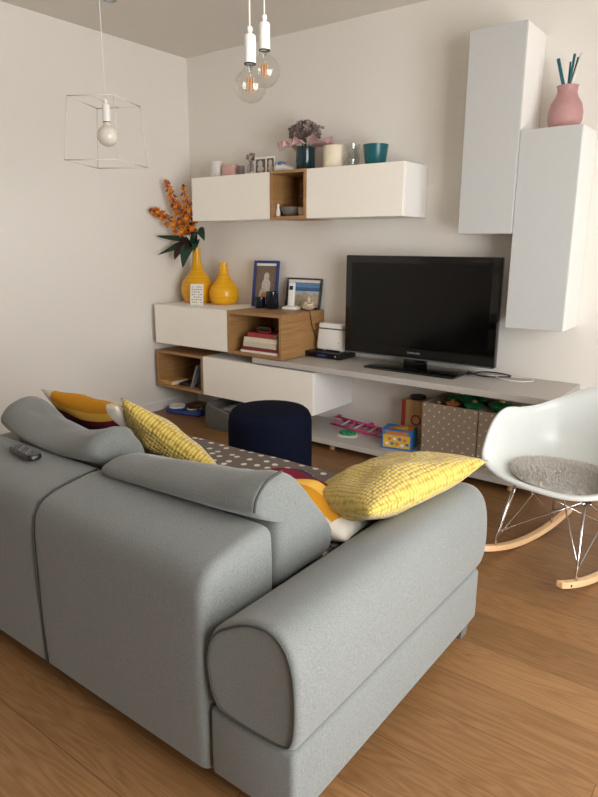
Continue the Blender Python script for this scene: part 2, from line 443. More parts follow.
text_mesh('brand_lettering', 'SAMSUNG', .017, M['silver'], t, Matrix.Translation((0, -.0008, T0+.033)) @ RX)
obj('logo_mark', box(.34, .44, -.0012, .001, T1-.030, T1-.018, .0005, 1), M['black'], t)

t = thing('set_top_box', 'flat black set-top box under the white router', 'set-top box', (1.455, -.13, .555))
obj('casing', box(-.15, .15, -.095, .095, .004, .042, .003), M['black'], t)
obj('front_panel', box(-.148, .148, -.0975, -.094, .008, .039, .001, 1), M['piano'], t)
obj('display', box(-.035, .035, -.0985, -.097, .016, .030), M['bluetoy'], t)
obj('button', lathe([(0, 0), (.006, 0), (.006, .003), (0, .003)], 14), M['silver'], t).matrix_local = Matrix.Translation((.11, -.097, .023)) @ RX
for x in (-.12, .12): obj('foot', box(x-.012, x+.012, -.08, .08, 0, .004), M['black'], t)
t = thing('wifi_router', 'white upright router with black slot standing on set-top box', 'router', (1.475, -.125, .5975))
def rr(w, d, z, r=.02, n=5, cy=0):
    out = []
    for sx, sy, a0 in ((1, 1, 0), (-1, 1, 90), (-1, -1, 180), (1, -1, 270)):
        for i in range(n+1):
            a = math.radians(a0+90*i/n); out.append((sx*(w/2-r)+r*math.cos(a), cy+sy*(d/2-r)+r*math.sin(a), z))
    return out
obj('casing', loft([rr(.205, .075, .010), rr(.225, .085, .014), rr(.224, .084, .05), rr(.207, .074, .150)]), M['white_p'], t, .6)
obj('slot', loft([rr(.2055, .0725, .150), rr(.2045, .072, .158)]), M['black'], t, .6)
obj('lid', loft([rr(.206, .073, .158), rr(.204, .071, .178), rr(.195, .063, .188)]), M['white_p'], t, .6)
for x in (-.07, .07): obj('foot', lathe([(0, 0), (.012, 0), (.012, .012), (0, .012)], 14, c=(x, 0, 0)), M['white_p'], t, .6)
obj('status_light', box(.07, .076, -.0425, -.040, .060, .066), M['tv_led'], t)

# cables
tag(obj('power_cable', tube(crom([(2.52, -.06, .560), (2.58, -.10, .560), (2.66, -.07, .560), (2.76, -.05, .560), (2.83, -.09, .560), (2.79, -.16, .560), (2.70, -.17, .560), (2.62, -.12, .560), (2.58, -.05, .560)], 8), .0038, 8), M['white_p'], None, 3.14), 'white cable looped on the bench right of the television', 'cable')
tag(obj('power_cable', tube(crom([(2.42, -.05, .561), (2.50, -.13, .561), (2.58, -.15, .561), (2.65, -.10, .561), (2.69, -.05, .561), (2.60, -.03, .566), (2.52, -.07, .569), (2.47, -.15, .561), (2.40, -.08, .561)], 8), .004, 8), M['black'], None, 3.14), 'black cable tangled on the bench by the television foot', 'cable')

# ------------------------------------------------------------------ sofa
AX0, AX1 = 2.966, 3.222; LX0, LX1 = 1.345, 1.600
YB, YA = -2.832, -1.762
sofa = thing('sofa', 'large grey fabric two-seat sofa with wide rounded arms, seen from behind', 'sofa', (2.28, -2.3, 0))
SO = Vector((-2.28, 2.3, 0))
def S(bm): return xform(bm, Matrix.Translation(SO))
def backpanel(x0, x1, r0, r1):
    # profile (y, z) from the bottom of the back, over the top, down to the seat
    prof = [(-2.832, .075), (-2.838, .22), (-2.838, .36), (-2.837, .49), (-2.830, .548), (-2.808, .585), (-2.765, .605), (-2.70, .618), (-2.63, .627), (-2.588, .616), (-2.575, .57), (-2.575, .40), (-2.575, .20), (-2.575, .075)]
    prof = [(p.x, p.y) for p in crom([(a, b, 0) for a, b in prof], 4)]
    cy, cz = -2.70, .33; secs = []
    def ring(x, inset):
        out = []
        for y, z in prof:
            dy = max(-1, min(1, (y-cy)/.13)); dz = max(-1, min(1, (z-cz)/.29))
            out.append((x, y-inset*dy, z-inset*dz*(1 if z > .3 else 0)))
        return out
    for x, ins in r0: secs.append(ring(x0+x, ins))
    n = 10; a = x0+r0[-1][0]; b = x1-r1[-1][0]
    for i in range(1, n): secs.append(ring(a+(b-a)*i/n, 0))
    for x, ins in reversed(r1): secs.append(ring(x1-x, ins))
    return loft(secs)
tight = [(0.0005, .010), (.003, .004), (.008, .001), (.016, 0)]
roundr = [(0, .022), (.003, .012), (.009, .005), (.018, .001), (.03, 0)]
obj('back_panel', S(backpanel(LX1+.002, 2.280, roundr, tight)), M['sofa'], sofa, 1.2)
obj('back_panel', S(backpanel(2.280, 2.962, tight, roundr)), M['sofa'], sofa, 1.2)
obj('piping', S(tube([(2.28, -2.8325, .075), (2.28, -2.838, .36), (2.28, -2.837, .49), (2.28, -2.829, .548), (2.28, -2.807, .586), (2.28, -2.765, .605), (2.28, -2.70, .618), (2.28, -2.61, .627)], .003, 6)), M['seam'], sofa, 3.14)
def arm(x0, x1, flip=False):
    w = x1-x0; cx = (x0+x1)/2
    pts = [(.045, .262), (.016, .288), (.002, .335), (-.002, .39), (.008, .440), (.032, .478), (.075, .507), (.125, .530), (.175, .540), (.215, .533), (.243, .506), (.258, .458), (.263, .40), (.263, .335), (.256, .285), (.234, .262), (.15, .257)]
    pts = [(x0+a, b) if not flip else (x1-a, b) for a, b in pts]
    pts = [(p.x, p.y) for p in crom([(a, b, 0) for a, b in pts], 4, True)]
    cz = .40; secs = []
    st = [(YB+.002, .022), (YB+.001, .013), (YB+.002, .007), (YB+.006, .003), (YB+.012, .0005), (YB+.022, 0)] + [(YB+.016+(YA-YB-.095)*i/10, 0) for i in range(1, 11)] + [(YA-.05, .001), (YA-.028, .005), (YA-.010, .015), (YA-.002, .026), (YA, .045)]
    for y, ins in st:
        secs.append([(x-ins*max(-1, min(1, (x-cx)/.1)), y, z-ins*max(-1, min(1, (z-cz)/.1))) for x, z in pts])
    return loft(secs), pts
for x0 in (AX0, LX0):
    b, pts = arm(x0, x0+.256, x0 < 2)
    a_ = obj('arm', S(b), M['sofa'], sofa, 1.2)
    for y, q in ((YB+.008, 1),):
        obj('piping', S(tube([(x-.009*max(-1, min(1, (x-(x0+.128))/.1)), y-.008, z-.009*max(-1, min(1, (z-.40)/.1))) for x, z in pts], .003, 6, closed=True)), M['seam'], a_, 3.14)
    bm = box(x0+.003, x0+.252, YB+.002, YA-.048, .075, .258, .014, 3)
    obj('arm_base', S(bm), M['sofa'], sofa, .8)
obj('seat_base', S(box(LX1+.003, AX0-.003, -2.570, -1.80, .10, .262, .015, 3)), M['sofa'], sofa, .8)
for a, b_ in ((LX1+.004, 2.279), (2.281, AX0-.004)):
    bm = box(a, b_, -2.570, -1.745, .264, .418, .045, 5)
    obj('seat_cushion', S(bm), M['sofa'], sofa, 1.2)
for x, y in ((AX0+.06, YB+.085), (AX0+.20, YA-.075), (LX0+.06, YB+.085), (LX0+.06, YA-.075)):
    s_ = [(x-.03, y-.03, .075), (x+.03, y-.03, .075), (x+.03, y+.03, .075), (x-.03, y+.03, .075)]
    obj('foot', S(loft([[(x+(p[0]-x)*.75, y+(p[1]-y)*.75, 0) for p in s_], s_])), M['felt'], sofa)

# back cushions: stuffed, slumped over the backrest
def slump(x0, x1, prof, twist, drop, wob, seed, ear=False):
    P = crom([(a, b, 0) for a, b in prof], 5, True); P = [(p.x, p.y) for p in P]
    cy = sum(p[0] for p in P)/len(P); cz = sum(p[1] for p in P)/len(P); secs = []
    ends = [(0, .10), (.004, .42), (.014, .74), (.032, .90), (.06, .97), (.10, 1)]
    st = [(x0+e, s) for e, s in ends] + [(x0+.10+(x1-x0-.20)*i/16, 1) for i in range(1, 16)] + [(x1-e, s) for e, s in reversed(ends)]
    for x, s in st:
        u = (x-x0)/(x1-x0); out = []; s = s**.35 if ear and u > .5 else s
        for y, z in P:
            yy = cy+(y-cy)*s+twist*(u-.5); zz = cz+(z-cz)*s
            if zz > .60: zz -= (zz-.60)*drop(u)
            v = Vector((x*6, yy*7, zz*7+seed))
            k = noise.noise(v)*wob+noise.noise(v*2.7)*wob*.45
            lift = min(1, max(0, (zz-.64)/.06))
            out.append((x+.012*noise.noise(Vector((yy*9, zz*9, seed+u)))*lift, yy+k*lift, zz+k*.8*lift))
        secs.append(out)
    return loft(secs)
profA = [(-2.566, .425), (-2.566, .55), (-2.568, .625), (-2.592, .638), (-2.625, .646), (-2.648, .672), (-2.640, .706), (-2.602, .732), (-2.545, .738), (-2.475, .704), (-2.40, .640), (-2.32, .555), (-2.275, .475), (-2.31, .428), (-2.45, .424)]
c2 = thing('back_cushion', 'grey back cushion nearest the camera, its right end dropping into the sofa corner', 'cushion', (2.65, -2.5, .42))
b = slump(2.305, 2.962, profA, .0, lambda u: .46*max(0, .95-u)/.95-.12*max(0, u-.8)/.2, .010, 3.1, True)
obj('cover', xform(b, Matrix.Translation((-2.65, 2.5, -.42))), M['cushion'], c2, 2.)
sx = 2.958
obj('piping', xform(tube(crom([(sx-.004, -2.644, .676), (sx, -2.640, .710), (sx+.002, -2.605, .744), (sx, -2.545, .754)], 6), .004, 6), Matrix.Translation((-2.65, 2.5, -.42))), M['seam'], c2, 3.14)
profB = [(-2.525, .44), (-2.545, .55), (-2.560, .622), (-2.580, .640), (-2.605, .660), (-2.615, .695), (-2.585, .735), (-2.53, .757), (-2.47, .750), (-2.42, .710), (-2.39, .64), (-2.375, .54), (-2.385, .450), (-2.45, .432)]
c1 = thing('back_cushion', 'grey back cushion farther away, slumped over the sofa back behind the remote', 'cushion', (2.0, -2.5, .42))
b = slump(1.655, 2.300, profB, -.035, lambda u: .52*math.sin(PI*min(1, max(0, u-.05)*1.1))**.8-.05*max(0, .2-u), .018, 8.7)
obj('cover', xform(b, Matrix.Translation((-2.0, 2.5, -.42))), M['cushion'], c1, 2.)

# scatter pillows
def pillow(w, h, t, n=30, power=.5, crease=.012, seed=0):
    bm = bmesh.new(); V = {}
    for side in (1, -1):
        for i in range(n+1):
            for j in range(n+1):
                u, v = 2*i/n-1, 2*j/n-1
                edge = i in (0, n) or j in (0, n)
                if edge and side == -1: V[side, i, j] = V[1, i, j]; continue
                x = w/2*u*(1-.07*(1-v*v)*abs(u)); y = h/2*v*(1-.07*(1-u*u)*abs(v))
                z = side*t/2*(max(0, (1-u**2)*(1-v**2)))**power
                z += crease*noise.noise(Vector((u*2.3+seed, v*2.3, side*3.)))*(1-u*u)*(1-v*v)*2
                V[side, i, j] = bm.verts.new((x, y, z))
        for i in range(n):
            for j in range(n):
                q = [V[side, i, j], V[side, i+1, j], V[side, i+1, j+1], V[side, i, j+1]]
                bm.faces.new(q if side == 1 else q[::-1])
    return bm
def place(o, c, xa, ya):
    x = Vector(xa).normalized(); y = Vector(ya); y = (y-x*y.dot(x)).normalized(); z = x.cross(y)
    m = Matrix((x, y, z)).transposed().to_4x4(); m.translation = Vector(c); o.matrix_world = m; return o
def scatter(w, h, t, mt, seed, c, xa, ya, label):
    o = obj('scatter_pillow', pillow(w, h, t, seed=seed), M[mt], None, 3.14); place(o, c, xa, ya); tag(o, label, 'pillow')
scatter(.52, .43, .17, 'knit', 1, (2.955, -2.00, .548), (.14, .49, .05), (-.36, .22, -.12), 'mustard knit pillow lying over the right sofa arm')
scatter(.45, .28, .13, 'knit', 5, (2.203, -2.237, .578), (.37, .10, -.21), (.20, -.21, .27), 'mustard knit pillow standing up between the two grey back cushions')
scatter(.46, .40, .13, 'bandsA', 9, (1.84, -2.245, .598), (1, .03, 0), (0, -.66, .75), 'colour-banded pillow at the far left end of the sofa')
scatter(.50, .34, .16, 'bandsB', 12, (2.735, -2.165, .487), (.97, .12, -.13), (-.1, .95, -.15), 'colour-banded pillow with white corner behind the near grey cushion')

# polka-dot throw over the seat
bm = bmesh.new(); nx, ny = 60, 50; V = []
for i in range(nx+1):
    row = []
    for j in range(ny+1):
        x = 1.615+1.335*i/nx; s = j/ny*1.0
        y = -2.38+s
        lim = -1.775
        k = noise.noise(Vector((x*3.2, y*4, 1.)))*.010+noise.noise(Vector((x*9, y*9, 4.)))*.004
        if y < lim: p = (x, y, .432+k*.8+.004)
        else:
            e = y-lim; r = .045
            if e < r*PI/2: a = e/r; p = (x, lim+r*math.sin(a), .432-r+r*math.cos(a)+.004+k*.6)
            else: p = (x, lim+r+.004+abs(k)*1.2, .432-r-(e-r*PI/2)+.004)
        row.append(bm.verts.new(p))
    V.append(row)
for i in range(nx):
    for j in range(ny): bm.faces.new((V[i][j], V[i+1][j], V[i+1][j+1], V[i][j+1]))
o = obj('seat_throw', bm, M['throw'], None, 3.14)
md = o.modifiers.new('thick', 'SOLIDIFY'); md.thickness = .005; md.offset = 1
tag(o, 'grey-brown polka-dot throw spread over the sofa seat', 'throw')

# remote control
t = thing('remote_control', 'black remote control lying on the sofa back', 'remote control', (1.985, -2.675, .629), math.radians(-6))
obj('casing', loft([rr(.150, .040, 0, .014), rr(.160, .048, .004, .018), rr(.160, .048, .014, .018), rr(.152, .042, .019, .015)]), M['black'], t, .7)
k = 0
for i in range(9):
    for j in range(3):
        x = -.06+i*.0125; y = -.012+j*.012
        obj('button', box(x-.0035, x+.0035, y-.003, y+.003, .0185, .0205, .0008, 1), M['tv_led'] if (i+j) % 4 else M['silver'], t); k += 1
obj('navigation_ring', lathe([(.006, .0185), (.014, .0185), (.014, .0208), (.006, .0208)], 20, c=(.058, 0, 0)), M['tv_led'], t, .6)

# ------------------------------------------------------------------ pouf
t = thing('pouf', 'round navy blue velvet pouf in front of the white drawer', 'pouf', (1.775, -1.165, 0))
R = .225
obj('body', lathe([(0, .012), (R-.01, .012), (R-.002, .02), (R, .05), (R+.003, .2), (R+.001, .38), (R-.004, .412), (R-.016, .434), (R-.030, .444)], 64), M['navy'], t, 1.5)
obj('top_panel', lathe([(R-.030, .444), (R-.032, .4465), (R-.06, .452), (R-.12, .457), (0, .460)], 64), M['navy'], t, 1.5)
for a in range(4): obj('foot', lathe([(0, 0), (.015, 0), (.015, .013), (0, .013)], 12, c=(.15*math.cos(a*PI/2+.7), .15*math.sin(a*PI/2+.7), 0)), M['black'], t)

# ------------------------------------------------------------------ rocking chair
CH = (3.305, -1.03); CR = math.radians(-16)
chair = thing('rocking_chair', 'white plastic bucket rocking chair on wire legs and pale wooden runners', 'rocking chair', (CH[0], CH[1], 0), CR)
rim = [(0, -.305, .402), (.15, -.296, .410), (.248, -.258, .440), (.288, -.195, .500), (.310, -.115, .575), (.318, -.03, .606), (.313, .08, .594), (.288, .165, .598), (.232, .238, .632), (.130, .284, .688), (0, .300, .705)]
rim = rim + [(-x, y, z) for x, y, z in rim[-2:0:-1]]
RR = crom(rim, 6, True); NR = len(RR)
cen = Vector((0, -.03, .352)); bm = bmesh.new(); NS = 18; rings = []
for k in range(1, NS+1):
    s = k/NS; ring = []
    for p in RR:
        hgt = p.z-cen.z
        steep = min(1, max(0, (hgt-.04)/.25))
        a = 1.25+1.5*steep
        hx = 1-(1-s)**a
        vz = s**(2.0+.9*steep)
        flare = 1+.0*s
        q = cen+Vector(((p.x-cen.x)*hx*flare, (p.y-cen.y)*hx*flare, hgt*vz))
        ring.append(bm.verts.new(q))
    rings.append(ring)
c0 = bm.verts.new(cen)
for i in range(NR): bm.faces.new((c0, rings[0][i], rings[0][(i+1) % NR]))
for A, B in zip(rings, rings[1:]):
    for i in range(NR): bm.faces.new((A[i], A[(i+1) % NR], B[(i+1) % NR], B[i]))
# rolled lip
lip = []
for i, p in enumerate(RR):
    out = Vector((p.x-cen.x, p.y-cen.y, 0)).normalized()
    lip.append(bm.verts.new(p+out*.014+Vector((0, 0, -.003))))
lip2 = [bm.verts.new(v.co+Vector((v.co.x-cen.x, v.co.y-cen.y, 0)).normalized()*.006+Vector((0, 0, -.012))) for v in lip]
for A, B in ((rings[-1], lip), (lip, lip2)):
    for i in range(NR): bm.faces.new((A[i], A[(i+1) % NR], B[(i+1) % NR], B[i]))
o = obj('shell', bm, M['plastic'], chair, 3.14)
md = o.modifiers.new('thick', 'SOLIDIFY'); md.thickness = .007; md.offset = -1
def runner_z(y): return .001+(y*y)/(2*.98)
RT = .026
for sx in (-1, 1):
    secs = []
    for i in range(25):
        y = -.355+.70*i/24; z = runner_z(y); w = .0145
        x = sx*(.185)
        secs.append([(x-w, y, z), (x+w, y, z), (x+w, y, z+RT), (x-w, y, z+RT)])
    rn = obj('runner', loft(secs), M['maple'], chair)
    mdb = rn.modifiers.new('bev', 'BEVEL'); mdb.width = .004; mdb.segments = 2; mdb.limit_method = 'ANGLE'
    for y in (-.235, .19):
        z = runner_z(y)+RT
        obj('screw', tube([(sx*(.185+.0147), y-.06, runner_z(y-.06)+.013), (sx*(.185+.0170), y-.06, runner_z(y-.06)+.013)], .005, 10), M['black'], rn)
        # each leg: a stout post on the runner and two slim wires forming a V up to the seat mounts
        lb = tube([(sx*.185, y, z-.004), (sx*.183, y, z+.05), (sx*.150, y*.72, .330+ (.02 if y > 0 else .022))], .0055, 10)
        for my in (-.16, .13):
            tube(crom([(sx*.185, y, z+.045), (sx*.178, y+(my-y)*.10, z+.06), (sx*.150, my, .352)], 3), .0035, 8, lb)
        obj('leg', lb, M['chrome'], chair, 3.14)
    obj('brace', tube([(sx*.150, -.19, .345), (sx*.150, .16, .345)], .004, 8), M['chrome'], chair, 3.14)
bb = bmesh.new()
for s in (-1, 1):
    tube([(s*.183, -.235, runner_z(.235)+RT+.06), (-s*.15, .13, .335)], .0032, 8, bb)
    tube([(s*.183, .19, runner_z(.19)+RT+.06), (-s*.15, -.16, .335)], .0032, 8, bb)
obj('cross_wire', bb, M['chrome'], chair, 3.14)
for sx in (-1, 1):
    for y in (-.16, .13):
        obj('mount', lathe([(0, 0), (.017, 0), (.017, .022), (0, .022)], 16, c=(sx*.15, y, .344)), M['black'], chair, .6)
# fleece pad
ap = thing('fleece_seat_pad', 'round grey fleece pad lying in the white rocking chair', 'seat pad', (CH[0], CH[1], 0), CR)
bm = bmesh.new()
def padz(x, y):
    r = math.sqrt((x/.232)**2+((y+.05)/.200)**2)
    return r
def seatz(x, y):
    """height of the shell above (x, y) in the chair's own frame"""
    d = Vector((x-cen.x, y-cen.y)); L = d.length
    if L < 1e-6: return cen.z
    ang = math.atan2(d.y, d.x); best = min(RR, key=lambda p: abs((math.atan2(p.y-cen.y, p.x-cen.x)-ang+PI) % (2*PI)-PI))
    Lr = math.hypot(best.x-cen.x, best.y-cen.y); hgt = best.z-cen.z; steep = min(1, max(0, (hgt-.04)/.25)); a = 1.25+1.5*steep
    s = 1-(1-min(.999, L/Lr))**(1/a)
    return cen.z+hgt*s**(2.0+.9*steep)
PR = []
NP, NA = 12, 48
c_top = bm.verts.new((0, -.05, seatz(0, -.05)+.040))
for k in range(1, NP+1):
    s = k/NP; ring = []
    for i in range(NA):
        a = 2*PI*i/NA; x = .232*s*math.cos(a); y = -.05+.200*s*math.sin(a)
        ring.append(bm.verts.new((x, y, seatz(x, y)+.010+.034*(1-s**4)**.5+.004*noise.noise(Vector((x*40, y*40, 0))))))
    PR.append(ring)
for i in range(NA): bm.faces.new((c_top, PR[0][i], PR[0][(i+1) % NA]))
for A, B in zip(PR, PR[1:]):
    for i in range(NA): bm.faces.new((A[i], A[(i+1) % NA], B[(i+1) % NA], B[i]))
bot = [bm.verts.new((v.co.x*.97, (v.co.y+.05)*.97-.05, seatz(v.co.x*.97, (v.co.y+.05)*.97-.05)+.002)) for v in PR[-1]]
for i in range(NA): bm.faces.new((PR[-1][i], PR[-1][(i+1) % NA], bot[(i+1) % NA], bot[i]))
obj('pad', bm, M['fur'], ap, 3.14)
bm = bmesh.new()
for k in range(9000):
    a = random.random()*2*PI; s = math.sqrt(random.random())*1.02
    x = .232*s*math.cos(a); y = -.05+.200*s*math.sin(a)
    z = seatz(x, y)+.008+.034*max(0, 1-min(1, s)**4)**.5
    d = Vector((math.cos(a)*s*.7+random.uniform(-.6, .6), math.sin(a)*s*.7+random.uniform(-.6, .6), 1.1)).normalized()
    L = random.uniform(.014, .026); w = Vector((-d.y, d.x, 0)).normalized()*.0013
    p = Vector((x, y, z)); mid = p+d*L*.55; tip = p+d*L+Vector((random.uniform(-.006, .006), random.uniform(-.006, .006), -.003))
    v = [bm.verts.new(q) for q in (p-w, p+w, mid+w*.8, mid-w*.8, tip)]
    bm.faces.new((v[0], v[1], v[2], v[3])); bm.faces.new((v[3], v[2], v[4]))
o = obj('fleece', bm, M['fur'], ap); o['kind'] = 'stuff'

# ------------------------------------------------------------------ lamps
def bulb_pendant(name, label, c, frame=False):
    x, y, z = c; t = thing(name, label, 'pendant lamp', (x, y, H))
    g = .0475
    prof = [(0, -g)] + [(g*math.cos(a), g*math.sin(a)) for a in [(-80+10*i)*PI/180 for i in range(15)]] + [(.0195, .0455), (.0165, .052), (.0150, .060), (.0145, .070)]
    if frame:
        obj('bulb', lathe(prof, 40, c=(0, 0, z-H)), M['bulbwhite'], t, 3.14)
    else:
        bl = obj('bulb', lathe(prof, 40, c=(0, 0, z-H)), M['bulbglass'], t, 3.14)
        fb = bmesh.new()
        for i in range(6):
            a = i*PI/3+.2
            tube([(.012*math.cos(a), .012*math.sin(a), z-H-.016), (.008*math.cos(a+.3), .008*math.sin(a+.3), z-H+.022)], .0022, 6, fb)
        obj('filament', fb, M['filament'], bl, 3.14)
        obj('glass_stem', lathe([(0, -.002), (.003, 0), (.004, .03), (.010, .058), (0, .058)], 16, c=(0, 0, z-H)), M['clear'], bl, 3.14)
    sb = z-H+.062
    obj('socket', lathe([(0, .004), (.0165, .004), (.0172, 0), (.0178, .002), (.0178, .072), (.014, .077), (.006, .078), (.006, .083), (.0085, .088), (.008, .097), (.003, .101), (0, .101)], 32, c=(0, 0, sb)), M['white_p'], t, .7)
    obj('socket_rim', lathe([(.0145, -.003), (.0176, -.003), (.0176, 0), (.0145, 0)], 32, c=(0, 0, sb)), M['black'], t, .7)
    obj('cord', tube([(0, 0, sb+.098), (0, 0, -.02)], .0027 if not frame else .0018, 8), M['cord'], t, 3.14)
    obj('ceiling_rose', lathe([(0, 0), (.045, -.001), (.045, -.012), (.035, -.022), (0, -.024)], 32), M['white_p'], t, .7)
    return t
bulb_pendant('pendant_lamp', 'hanging clear globe bulb in white socket, nearer of the pair', (2.534, -2.16, 1.765))
bulb_pendant('pendant_lamp', 'hanging clear globe bulb in white socket, farther of the pair', (2.491, -2.042, 1.834))
fl = bulb_pendant('frame_pendant_lamp', 'pendant lamp with white wire cube frame and pale bulb', (1.241, -1.707, 1.80), True)
bot = [(1.206, -1.925, 1.674), (1.427, -1.800, 1.674), (1.283, -1.511, 1.674), (1.052, -1.635, 1.674)]
top = [(1.217, -1.894, 1.947), (1.404, -1.785, 1.947), (1.292, -1.545, 1.947), (1.088, -1.644, 1.947)]
FB, FT = bot, top
def L_(p): return (p[0]-1.241, p[1]+1.707, p[2]-H)
fb = bmesh.new()
for i in range(4):
    tube([L_(FB[i]), L_(FB[(i+1) % 4])], .0024, 6, fb); tube([L_(FT[i]), L_(FT[(i+1) % 4])], .0024, 6, fb)
    tube([L_(FB[i]), L_(FT[i])], .0024, 6, fb)
    mid = tuple((a+b)/2 for a, b in zip(FT[i], FT[(i+1) % 4]))
    if i in (0, 2): tube([L_(mid), (0, 0, 1.947-H)], .0022, 6, fb)
obj('wire_frame', fb, M['wirelamp'], fl, 3.14)
o = obj('ceiling_spotlight_ring', lathe([(.030, 0), (.040, 0), (.040, -.006), (.036, -.009), (.031, -.006), (.030, 0)], 32), M['silver'], None, .7)
o.location = (.539, -1.104, H)
tag(o, 'small round ring fitting on the ceiling', 'ceiling ring')

# ------------------------------------------------------------------ yellow vases, flowers, card
def vase(label, c, prof):
    o = obj('vase', lathe(prof, 56), M['yellow'], None, 1.); o.location = c; return tag(o, label, 'vase')
V1 = (.212, -.165, EZ1); V2 = (.462, -.128, EZ1)
s = .985
vase('tall yellow bottle vase holding the orange flowers', V1, [(0, 0), (.088, 0), (.098, .006), (.118, .05), (.127, .098), (.121, .145), (.096, .192), (.062, .234), (.042, .275), (.033, .33), (.031, .40), (.032, .420), (.028, .420), (.027, .39), (.027, .33), (0, .32)])
vase('short yellow bottle vase standing empty', V2, [(0, 0), (.084, 0), (.095, .006), (.110, .042), (.116, .078), (.109, .116), (.085, .156), (.056, .192), (.039, .228), (.034, .27), (.033, .313), (.029, .313), (.028, .27), (0, .26)])
# flower sprays
def petal(L, w, bm, M4, mi=0):
    b = bmesh.new()
    pts = [(0, 0, 0), (L*.35, w*.5, .002), (L*.7, w*.45, .004), (L, 0, .001), (L*.7, -w*.45, .004), (L*.35, -w*.5, .002)]
    c = b.verts.new((L*.5, 0, -.003)); vs = [b.verts.new(p) for p in pts]
    for i in range(6): b.faces.new((c, vs[i], vs[(i+1) % 6]))
    for f in b.faces: f.material_index = mi
    bmesh.ops.transform(b, matrix=M4, verts=b.verts[:]); return join(bm, b)
def blossom_bm(k=0):
    bm = bmesh.new()
    for i in range(6):
        m = Matrix.Rotation(i*PI/3, 4, 'Z') @ Matrix.Rotation(-.6-.3*(i % 2), 4, 'Y')
        petal(.032, .017, bm, m, i % 2)
    return bm
BL = None
def leaf_bm(pts, w):
    C = crom(pts, 6); bm = bmesh.new(); rows = []
    for i, p in enumerate(C):
        t = i/(len(C)-1); d = (C[min(i+1, len(C)-1)]-C[max(i-1, 0)]).normalized()
        side = d.cross(Vector((.35, -.5, .8))).normalized(); ww = 1.25*w*(max(.02, math.sin(PI*min(1, t**.8*.97+.03)))**1.1)
        up = side.cross(d)
        rows.append([bm.verts.new(p+side*ww+up*ww*.25), bm.verts.new(p), bm.verts.new(p-side*ww+up*ww*.25)])
    for a, b in zip(rows, rows[1:]):
        for k in range(2): bm.faces.new((a[k], a[k+1], b[k+1], b[k]))
    return bm
def spray(label, path, nb, leaves):
    global BL, BL2
    base = Vector(path[0]); t = thing('flower_spray', label, 'flower', base, 0, None)
    C = [p-base for p in crom(path, 8)]
    obj('stem', tube(C, .0035, 6, r1=.002), M['stem'], t, 3.14)
    for i in range(nb):
        f = .42+.58*i/(nb-1); q = f*(len(C)-1); k = min(int(q), len(C)-2); p = C[k].lerp(C[k+1], q-k)
        if BL is None:
            BL = obj('blossom', blossom_bm(), [M['orange'], M['orange2']], t); o = BL; BL2 = BL.data.copy(); BL2.materials[0] = M['rust']; BL2.materials[1] = M['orange']
        else:
            o = BL.copy(); col.objects.link(o); o.parent = t
            if i % 4 == 1: o.data = BL2
        sc_ = (1.42-.75*max(0, (f-.6)/.4)**1.5)*random.uniform(.8, 1.15)
        ang = i*2.4; ax = (C[k+1]-C[k]).normalized(); ref = ax.orthogonal().normalized()
        out = Matrix.Rotation(ang, 3, ax) @ ref
        m = (out*.8+ax*.6).to_track_quat('Z', 'Y').to_matrix().to_4x4() @ Matrix.Scale(sc_, 4); m.translation = p+out*.010*sc_
        o.matrix_local = m
    tb = bmesh.new()
    for i in range(5):
        m = (C[-1]-C[-3]).to_track_quat('X', 'Z').to_matrix().to_4x4() @ Matrix.Rotation(i*1.25, 4, 'X') @ Matrix.Rotation(.35, 4, 'Y'); m.translation = C[-1]-(C[-1]-C[-3])*.3
        petal(.03, .008, tb, m)
    obj('bud_tip', tb, M['leafbrown'], t)
    for pts, w, mt in leaves:
        obj('leaf', leaf_bm([tuple(Vector(p)-base) for p in pts], w), M[mt], t, 3.14)
bx, by, bz = V1[0], V1[1], V1[2]+.345
up = bz+.08
spray('lowest orange flower spray leaning left towards the wall', [(bx-.008, by-.004, bz), (bx-.004, by-.02, up), (.165, -.27, 1.40), (.100, -.39, 1.515), (.055, -.45, 1.55)], 22,
      [([(bx-.006, by-.015, up), (.155, -.25, 1.33), (.125, -.35, 1.345), (.075, -.445, 1.365)], .036, 'green'), ([(bx-.008, by-.02, up), (.16, -.25, 1.30), (.125, -.34, 1.265), (.075, -.435, 1.225)], .030, 'green')])
spray('tallest orange flower spray in the middle of the vase', [(bx, by-.010, bz), (bx, by-.02, up), (.185, -.24, 1.43), (.140, -.30, 1.60), (.090, -.335, 1.755)], 32,
      [([(bx, by-.025, up), (.20, -.26, 1.31), (.175, -.32, 1.245), (.165, -.35, 1.19)], .036, 'leafbrown'), ([(bx+.002, by-.025, up-.02), (.235, -.26, 1.29), (.24, -.31, 1.22), (.235, -.335, 1.13)], .040, 'green')])
spray('orange flower spray half hidden by the high white cabinet', [(bx+.008, by, bz), (bx+.006, by-.01, up), (.238, -.235, 1.43), (.262, -.295, 1.57), (.262, -.325, 1.715)], 22,
      [([(bx+.008, by-.015, up), (.26, -.22, 1.36), (.34, -.25, 1.40), (.41, -.27, 1.33)], .046, 'green'), ([(bx+.008, by-.02, up), (.27, -.23, 1.33), (.31, -.27, 1.30), (.325, -.30, 1.25)], .028, 'green'), ([(bx+.006, by-.01, up+.02), (.23, -.21, 1.42), (.26, -.24, 1.46), (.28, -.26, 1.45)], .026, 'leafbrown')])
t = thing('printed_card', 'small white card with rows of print before the yellow vases', 'card', (.372, -.335, EZ1), math.radians(16))
cb = box(-.056, .056, -.001, .001, 0, .158); xform(cb, Matrix.Rotation(-.10, 4, 'X'))
obj('card', cb, M['paper'], t)
pb = bmesh.new()
for r in range(7):
    for c in range(5):
        if (r*5+c) % 7 == 3: continue
        x = -.043+c*.0182; z = .020+r*.0188; box(x, x+.013, -.0016, -.0009, z, z+.0045+.002*((r+c) % 2), bm=pb)
